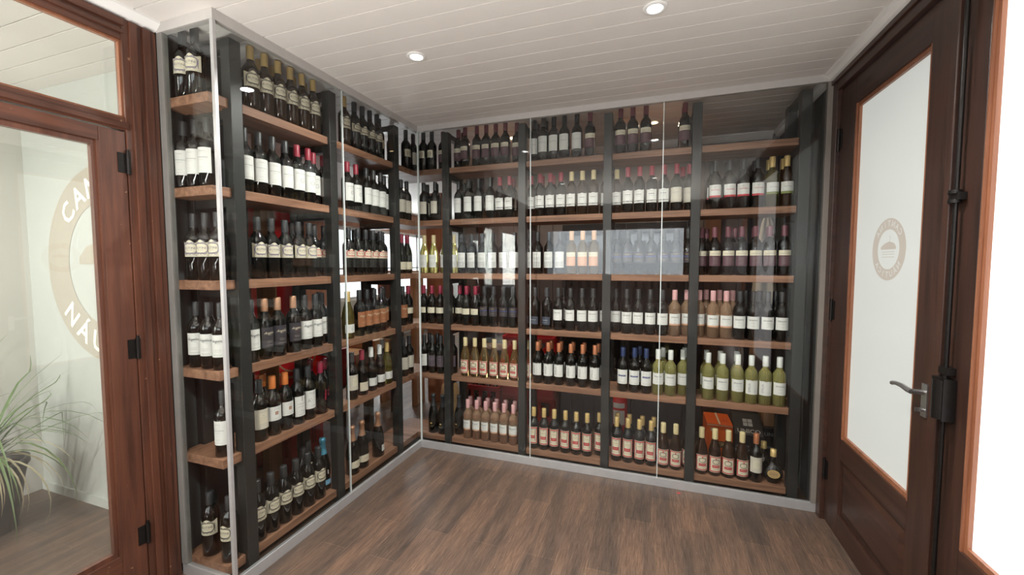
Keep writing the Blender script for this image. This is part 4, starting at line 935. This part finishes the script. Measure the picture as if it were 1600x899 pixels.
for i in range(5):
    for j in range(3):
        b = MB().lathe([(0, 0), (.028, .0), (.028, .16), (.012, .21), (.011, .27), (.0135, .272), (.0135, .28), (0, .281)], .052+.0682*(i+.5), .66+.012+.092*(j+.5), .0125, 14).build('beer_bottle', DARKG)
        tag(b, 'dark bottle in low red crate, %s column, %s row' % (ORD[i], ['front', 'middle', 'rear'][j]), 'bottle', 'dark bottles in the low red crate')
ex = thing('fire_extinguisher', 'red fire extinguisher with white label behind the back rack', 'fire extinguisher', (1.47, .70, 0))
MB().lathe([(0, 0), (.062, 0), (.065, .01), (.065, .32), (.05, .36), (.022, .38), (.018, .40), (0, .40)], 1.47, .70, 0, 24).build('cylinder', REDP, ex)
lb = MB(); fnc = cyl_fn(.0656); 
for v0, v1, mi in ((.13, .25, 0), (.27, .31, 0)): lb.add([tuple(Vector(fnc(-.05+.1*i/12, v))+Vector((1.47, .70, 0))) for i in range(13) for v in (v0, v1)], [(2*i, 2*i+2, 2*i+3, 2*i+1) for i in range(12)], mi, True)
for k_ in range(6): lb.add([tuple(Vector(cyl_fn(.0662)(u, v))+Vector((1.47, .70, 0))) for u, v in ((-.04, .14+.017*k_), (.036, .14+.017*k_), (.036, .145+.017*k_), (-.04, .145+.017*k_))], [(0, 1, 2, 3)], 1)
lb.build('paper_label', [PAPER['white'], KR], ex)
MB().box(1.455, 1.485, .64, .72, .40, .425).box(1.46, 1.48, .60, .70, .43, .44).tube([(1.47, .70, .40), (1.53, .68, .41), (1.56, .68, .35), (1.555, .69, .15)], .009).build('valve', IRON, ex)
# boxes on the floor at the right
ob = thing('carton', 'orange cardboard carton with black name strip behind bottom shelf', 'box', (2.2, .57, 0)); ox0, ox1, oy0, oy1, oz = 2.105, 2.275, .45, .69, .30
m = MB(); m.box(ox0, ox1, oy0, oy1, 0, oz); m.build('carton_body', CARDO, ob, .002)
m = MB(); m.box(ox0, ox1, oy0-.001, oy0-.0002, oz-.012, oz-.008); m.box((ox0+ox1)/2-.006, (ox0+ox1)/2+.006, oy0, oy1, oz+.0003, oz+.001); m.box(ox0+.03, ox1, oy0-.0012, oy0-.0002, .13, .175, 1)
text_on(m, 'APEROL', .038, (2.205, oy0-.0018, .152), (1, 0, 0), (0, 0, 1), 2, bold=.0008)
for xx in (2.14, 2.235): m.prism([(xx-.007, .245), (xx+.007, .245), (xx+.007, .262), (xx+.012, .262), (xx, .272), (xx-.012, .262), (xx-.007, .262)], oy0-.001, oy0-.0003, 'y', 0)
text_on(m, 'D', .05, (2.235, .53, oz+.0012), (1, 0, 0), (0, 1, 0), 3)
m.build('print', [PAPER['cream'], K, KGO, KR], ob)
bb = thing('carton', 'black cardboard carton printed UNICO with four-pane window mark', 'box', (2.38, .58, 0))
bx0, bx1 = 2.292, 2.474
m = MB(); m.prism([(.47, 0), (.73, 0), (.73, .36), (.62, .345), (.47, .235)], bx0, bx1, 'x'); m.build('carton_body', BLACKC, bb, .002)
sl = Vector((0, .15, .11)).normalized(); nrm = Vector((0, -.11, .15)).normalized()*.0012
m = MB(); o_ = Vector((2.385, .47, .235))+nrm
text_on(m, 'UNICO', .046, o_+sl*.032, (1, 0, 0), sl, 0, bold=.001)
for i in (0, 1):
    for j in (0, 1):
        a_ = o_+sl*(.075+.032*j)+Vector((-.03+.032*i, 0, 0)); m.add([a_, a_+Vector((.028, 0, 0)), a_+Vector((.028, 0, 0))+sl*.028, a_+sl*.028], [(0, 1, 2, 3)], 0)
text_on(m, 'FERNET', .024, (2.345, .4688, .15), (1, 0, 0), (0, 0, 1), 0); text_on(m, 'BRANCA', .024, (2.345, .4688, .125), (1, 0, 0), (0, 0, 1), 0)
m.build('print', SILVERI, bb)
b3 = thing('carton', 'taller black carton lettered UNICO against the right cabinet wall', 'box', (2.56, .72, 0))
m = MB(); m.box(2.48, 2.636, .56, .86, 0, .27); m.build('carton_body', BLACKC, b3, .002)
m = MB(); text_on(m, 'UNICO', .038, (2.556, .5588, .225), (1, 0, 0), (0, 0, 1), 0); text_on(m, 'FERNET', .024, (2.545, .5588, .13), (1, 0, 0), (0, 0, 1), 0); m.build('print', SILVERI, b3)
tag(MB().box(2.50, 2.63, .60, .84, .271, .42).build('wooden_wine_case', PINE, None, .002), 'brown wooden case resting on the black carton at right', 'box')
# posts and panels against the back wall
tag(MB().box(2.455, 2.495, .90, .94, 0, 1.2).build('timber_post', PINE, None, .002), 'slim orange timber post behind last bay, right of the black cartons', 'post')
tag(MB().box(-.52, -.34, .98, 1.02, 0, 2.18).build('wooden_screen', ORANGEW, None, .003), 'tall orange wooden screen seen through the corner bay', 'screen')
tag(MB().box(.06, .12, 1.0, 1.045, 0, 2.2).build('timber_post', DARKW, None, .002), 'dark timber post on the grey boards behind first bay', 'post')
so = MB(); so.box(.13, .40, 1.03, 1.049, .66, 1.24); sb = so.build('wall_hatch', BLACKC); tag(sb, 'small dark hatch in grey board wall behind first bay', 'hatch')
MB().box(.10, .43, .99, 1.048, .60, .655).build('sill', PINE, sb, .002)
tag(MB().box(2.12, 2.24, 1.01, 1.048, 0, 1.98).box(2.40, 2.43, 1.01, 1.048, 0, 1.98).box(2.24, 2.40, 1.01, 1.048, 1.90, 1.98).build('door_frame', wood('brown_frame_wood', (.09, .04, .022), (.19, .085, .045), 'z'), None, .002), 'brown wooden frame behind back rack last bay', 'frame')
ap = MB(); n = 12; vs = []
for i in range(n+1):
    for j in range(11):
        v = j/10; u = i/n; wdt = .05+.14*(1-v)**.7 if v < .96 else .03
        vs.append((2.555+(u-.5)*wdt, .955+.018*math.sin(u*13+v*3)*(1-v*.5), 1.12+.72*v))
ap.add(vs, [(i*11+j, (i+1)*11+j, (i+1)*11+j+1, i*11+j+1) for i in range(n) for j in range(10)], 0, True)
apo = ap.build('cloth', CREAMC); sm = apo.modifiers.new('thick', 'SOLIDIFY'); sm.thickness = .004
tag(apo, 'cream cloth hanging from a hook behind the last bay', 'cloth')
tag(MB().tube([(2.555, 1.045, 1.85), (2.555, .97, 1.85), (2.555, .955, 1.87)], .005).build('wall_hook', CHROME), 'small metal hook above the hanging cream cloth', 'hook')
# sack of corks near the corner
sk = thing('cork_sack', 'tan knotted sack with green tie on floor behind corner bay', 'sack', (-.07, .62, 0))
MB().lathe([(0, 0), (.07, 0), (.09, .05), (.092, .20), (.075, .32), (.03, .37), (.022, .385), (.04, .42), (0, .415)], -.07, .62, 0, 18).build('sack_body', plain('tan_mesh', (.50, .36, .20), .8, var=.3, scale=60, bump=.6), sk)
MB().lathe([(.026, .372), (.030, .378), (.026, .392)], -.07, .62, 0, 14, close=False).build('tie', plain('green_tie', (.12, .30, .08), .6), sk)

# ------------------------------------------------------------------ dining room things beyond the left rack
fr_ = thing('red_cooler', 'tall red drinks cooler with ring emblem behind left rack near bay', 'cooler', (-1.15, -.42, 0))
MB().box(-1.45, -.92, -.74, -.20, .0, 1.93).build('body', REDP, fr_, .008)
m = MB(); fk = lambda u, v: (-.9185, -.33+u, .80+v)
annulus(m, .17, .185, fk, 0); annulus(m, .215, .235, fk, 0); m.box(-.919, -.9175, -.735, -.715, .1, 1.9, 0)
for k_ in range(7): stroke_pts = None; a = k_*.9; m.add([fk(.05*math.cos(a)+.03*math.cos(q), .08*math.sin(a)+.05*math.sin(q)) for q in (0, 1.2, 2.4, 3.6, 4.8)], [(0, 1, 2, 3, 4)], 1)
m.build('emblem_print', [plain('faded_gold_print', (.45, .22, .14), .5), plain('dark_red_print', (.45, .03, .04), .5)], fr_)
MB().box(-.919, -.905, -.70, -.24, 1.62, 1.88).build('top_panel', REDP, fr_)
tag(MB().box(-.72, -.66, -.80, -.70, 0, 2.3).build('timber_post', PINE, None, .002), 'knotty pine post behind left rack near bay', 'post')
def wcase(x0, x1, y0, y1, z0, z1, lab, txt):
    t = thing('wooden_wine_case', lab, 'box', ((x0+x1)/2, (y0+y1)/2, z0)); m = MB(); m.box(x0, x1, y0, y1, z0, z1); m.build('case_body', PINEH, t, .002)
    p = MB()
    if txt: text_on(p, txt, .05, (x1+.0008, (y0+y1)/2, (z0+z1)/2+.03), (0, 1, 0), (0, 0, 1), 0); 
    p.box(x1+.0002, x1+.001, (y0+y1)/2-.09, (y0+y1)/2+.06, z0+.03, z0+.06, 0); p.box(x0+.02, x1-.02, y0-.001, y0-.0002, z0+.04, z0+.075, 0); p.build('print', KGN, t)
tb = thing('side_table', 'dark low table carrying wine cases behind left rack', 'table', (-.9, .25, 0))
MB().box(-1.15, -.66, -.12, .62, .38, .42).build('table_top', DARKW, tb, .002)
for a, b in ((-1.13, -.10), (-.70, -.10), (-1.13, .58), (-.70, .58)): MB().box(a, a+.03, b, b+.03, 0, .379).build('leg', DARKW, tb)
wcase(-1.1, -.72, .12, .36, .4205, .66, 'pine wine case with green print, left one on the dark low table', 'Syrah')
wcase(-1.1, -.72, .38, .60, .4205, .74, 'taller pine wine case with green print on the dark low table', 'WINE')
tag(MB().box(-1.0, -.74, -.09, -.03, .4205, .78).box(-1.0, -.74, -.03, .06, .4205, .74).build('gift_box', REDP, None, .002), 'upright red gift box beside the pine wine cases', 'box')
tag(MB().box(-.71, -.69, -.38, -.30, 0, .24).build('red_board', REDP, None, .002), 'small upright red board on floor behind left rack', 'board')
cr2 = crate('bottle_crate', -.90, -.62, -.66, -.40, 0, .01+.30, 'dark red crate on floor beside the red cooler', REDD)
# hanging stemware rack in the corner distance
gr = thing('glass_rack', 'wooden rack board for hanging stemware seen through the corner bay', 'rack', (-.75, .9, 0))
MB().box(-.98, -.56, .78, .98, 1.36, 1.385).box(-.98, -.56, .78, .98, .86, .885).box(-.98, -.95, .78, .98, 0, 1.36).box(-.59, -.56, .78, .98, 0, 1.36).build('frame', PINE, gr)
GL = pane_mat('stemware_glass', (.93, .94, .95), .25)
gi = 0
for zt, up in ((.8855, True), (.0, False)):
    if not up: continue
    for i in range(4):
        for j in range(2):
            gx, gy = -.92+.085*i+.02, .83+.09*j
            o = MB().lathe([(.032, 0), (.032, .002), (.004, .006), (.0035, .08), (.012, .092), (.034, .13), (.036, .16), (.028, .205), (.0268, .205), (.034, .16), (.032, .131), (.010, .096), (0, .094)], gx, gy, zt, 18, close=False).build('wine_glass', GL)
            tag(o, 'clear stemmed wine glass on wooden rack, %s column, %s row' % (ORD[i], ['front', 'rear'][j]), 'glass', 'wine glasses on the stemware rack')
# table and chairs by the far window
def chair(x, y, rz, lab):
    t = thing('dining_chair', lab, 'chair', (0, 0, 0), 'dining chairs by the far window')
    MB().box(-.21, .21, -.21, .21, .44, .465).build('seat', PINE, t, .004)
    for a, b in ((-.2, -.2), (.17, -.2)): MB().box(a, a+.03, b, b+.03, 0, .4395).build('leg', DARKW, t)
    for a, b in ((-.2, .17), (.17, .17)): MB().box(a, a+.03, b, b+.03, 0, .4395).build('leg', DARKW, t)
    MB().box(-.2, -.17, .18, .21, .466, .90).box(.17, .2, .18, .21, .466, .90).box(-.2, .2, .185, .205, .78, .90).box(-.2, .2, .185, .205, .6, .65).build('backrest', DARKW, t)
    t.location = (x, y, 0); t.rotation_euler = (0, 0, rz)
dt = thing('dining_table', 'square brown dining table by the far window of the dining room', 'table', (-2.1, 2.0, 0))
MB().box(-2.5, -1.7, 1.6, 2.4, .72, .75).build('table_top', PINEH, dt, .004)
for a, b in ((-2.46, 1.64), (-1.8, 1.64), (-2.46, 2.3), (-1.8, 2.3)): MB().box(a, a+.06, b, b+.06, 0, .7195).build('leg', DARKW, dt)
chair(-2.1, 2.68, 0, 'brown dining chair behind the table, nearest the far end wall'); chair(-2.1, 1.32, PI, 'brown dining chair in front of the square table')

# ------------------------------------------------------------------ ceiling lights
LIGHTS = [(.572, -.916, 0, 'left round recessed ceiling light above the tiled floor'), (1.708, -.936, 0, 'right round recessed ceiling light above the tiled floor'),
          (.572, -2.55, 0, 'left recessed ceiling light nearer the window wall'), (1.708, -2.55, 0, 'right recessed ceiling light nearer the window wall'),
          (1.70, .50, 1, 'warm recessed ceiling light above back rack third bay'), (.583, .50, 1, 'warm recessed ceiling light above back rack first bay'),
          (-1.6, .4, 1, 'recessed dining room ceiling light nearest the left rack'), (-1.6, 2.2, 1, 'recessed dining room ceiling light above the table'), (-1.0, 1.3, 1, 'recessed dining room ceiling light beyond the corner bay'), (-1.2, -2.4, 0, 'recessed ceiling light in the hall')]  # dining room spots are unseen, added to brighten the room beyond the rack
for x, y, warm, lab in LIGHTS:
    t = thing('ceiling_light', lab, 'ceiling light', (x, y, H), 'round recessed ceiling lights')
    MB().lathe([(.030, -.003), (.033, -.006), (.046, -.005), (.049, -.001), (.049, -.0005), (.030, -.0005)], x, y, H, 28, close=False).build('trim_ring', CROWN, t)
    MB().lathe([(0, -.004), (.030, -.004), (.030, -.001), (0, -.001)], x, y, H, 24, close=False).build('lens', LAMPW if warm else LAMPM, t)
    l_ = bpy.data.lights.new('downlight', 'AREA'); l_.shape = 'DISK'; l_.size = .06; l_.energy = WARM_W if warm else DOWN_W; l_.color = (1, .80, .58) if warm else (1, .97, .93); l_.spread = 2.6
    lo = bpy.data.objects.new('downlight', l_); C.objects.link(lo); lo.location = (0, 0, -.006); lo.parent = t
# a little dark red spot on the floor by the rail
sp = MB(); n_ = 12; sp.add([(0, 0, .001)]+[(.012*math.cos(2*PI*i/n_)*(1+.2*math.sin(i*2.1)), .009*math.sin(2*PI*i/n_), .0008) for i in range(n_)], [(0, 1+i, 1+(i+1) % n_) for i in range(n_)], 0)
o = sp.build('wine_stain', KR); q_ = hit(1060, 771, 2, 0); o.location = q_; tag(o, 'small dark red stain on floor tiles beside the bottom rail', 'stain')
# dark timber plinth strips under the bottom shelves
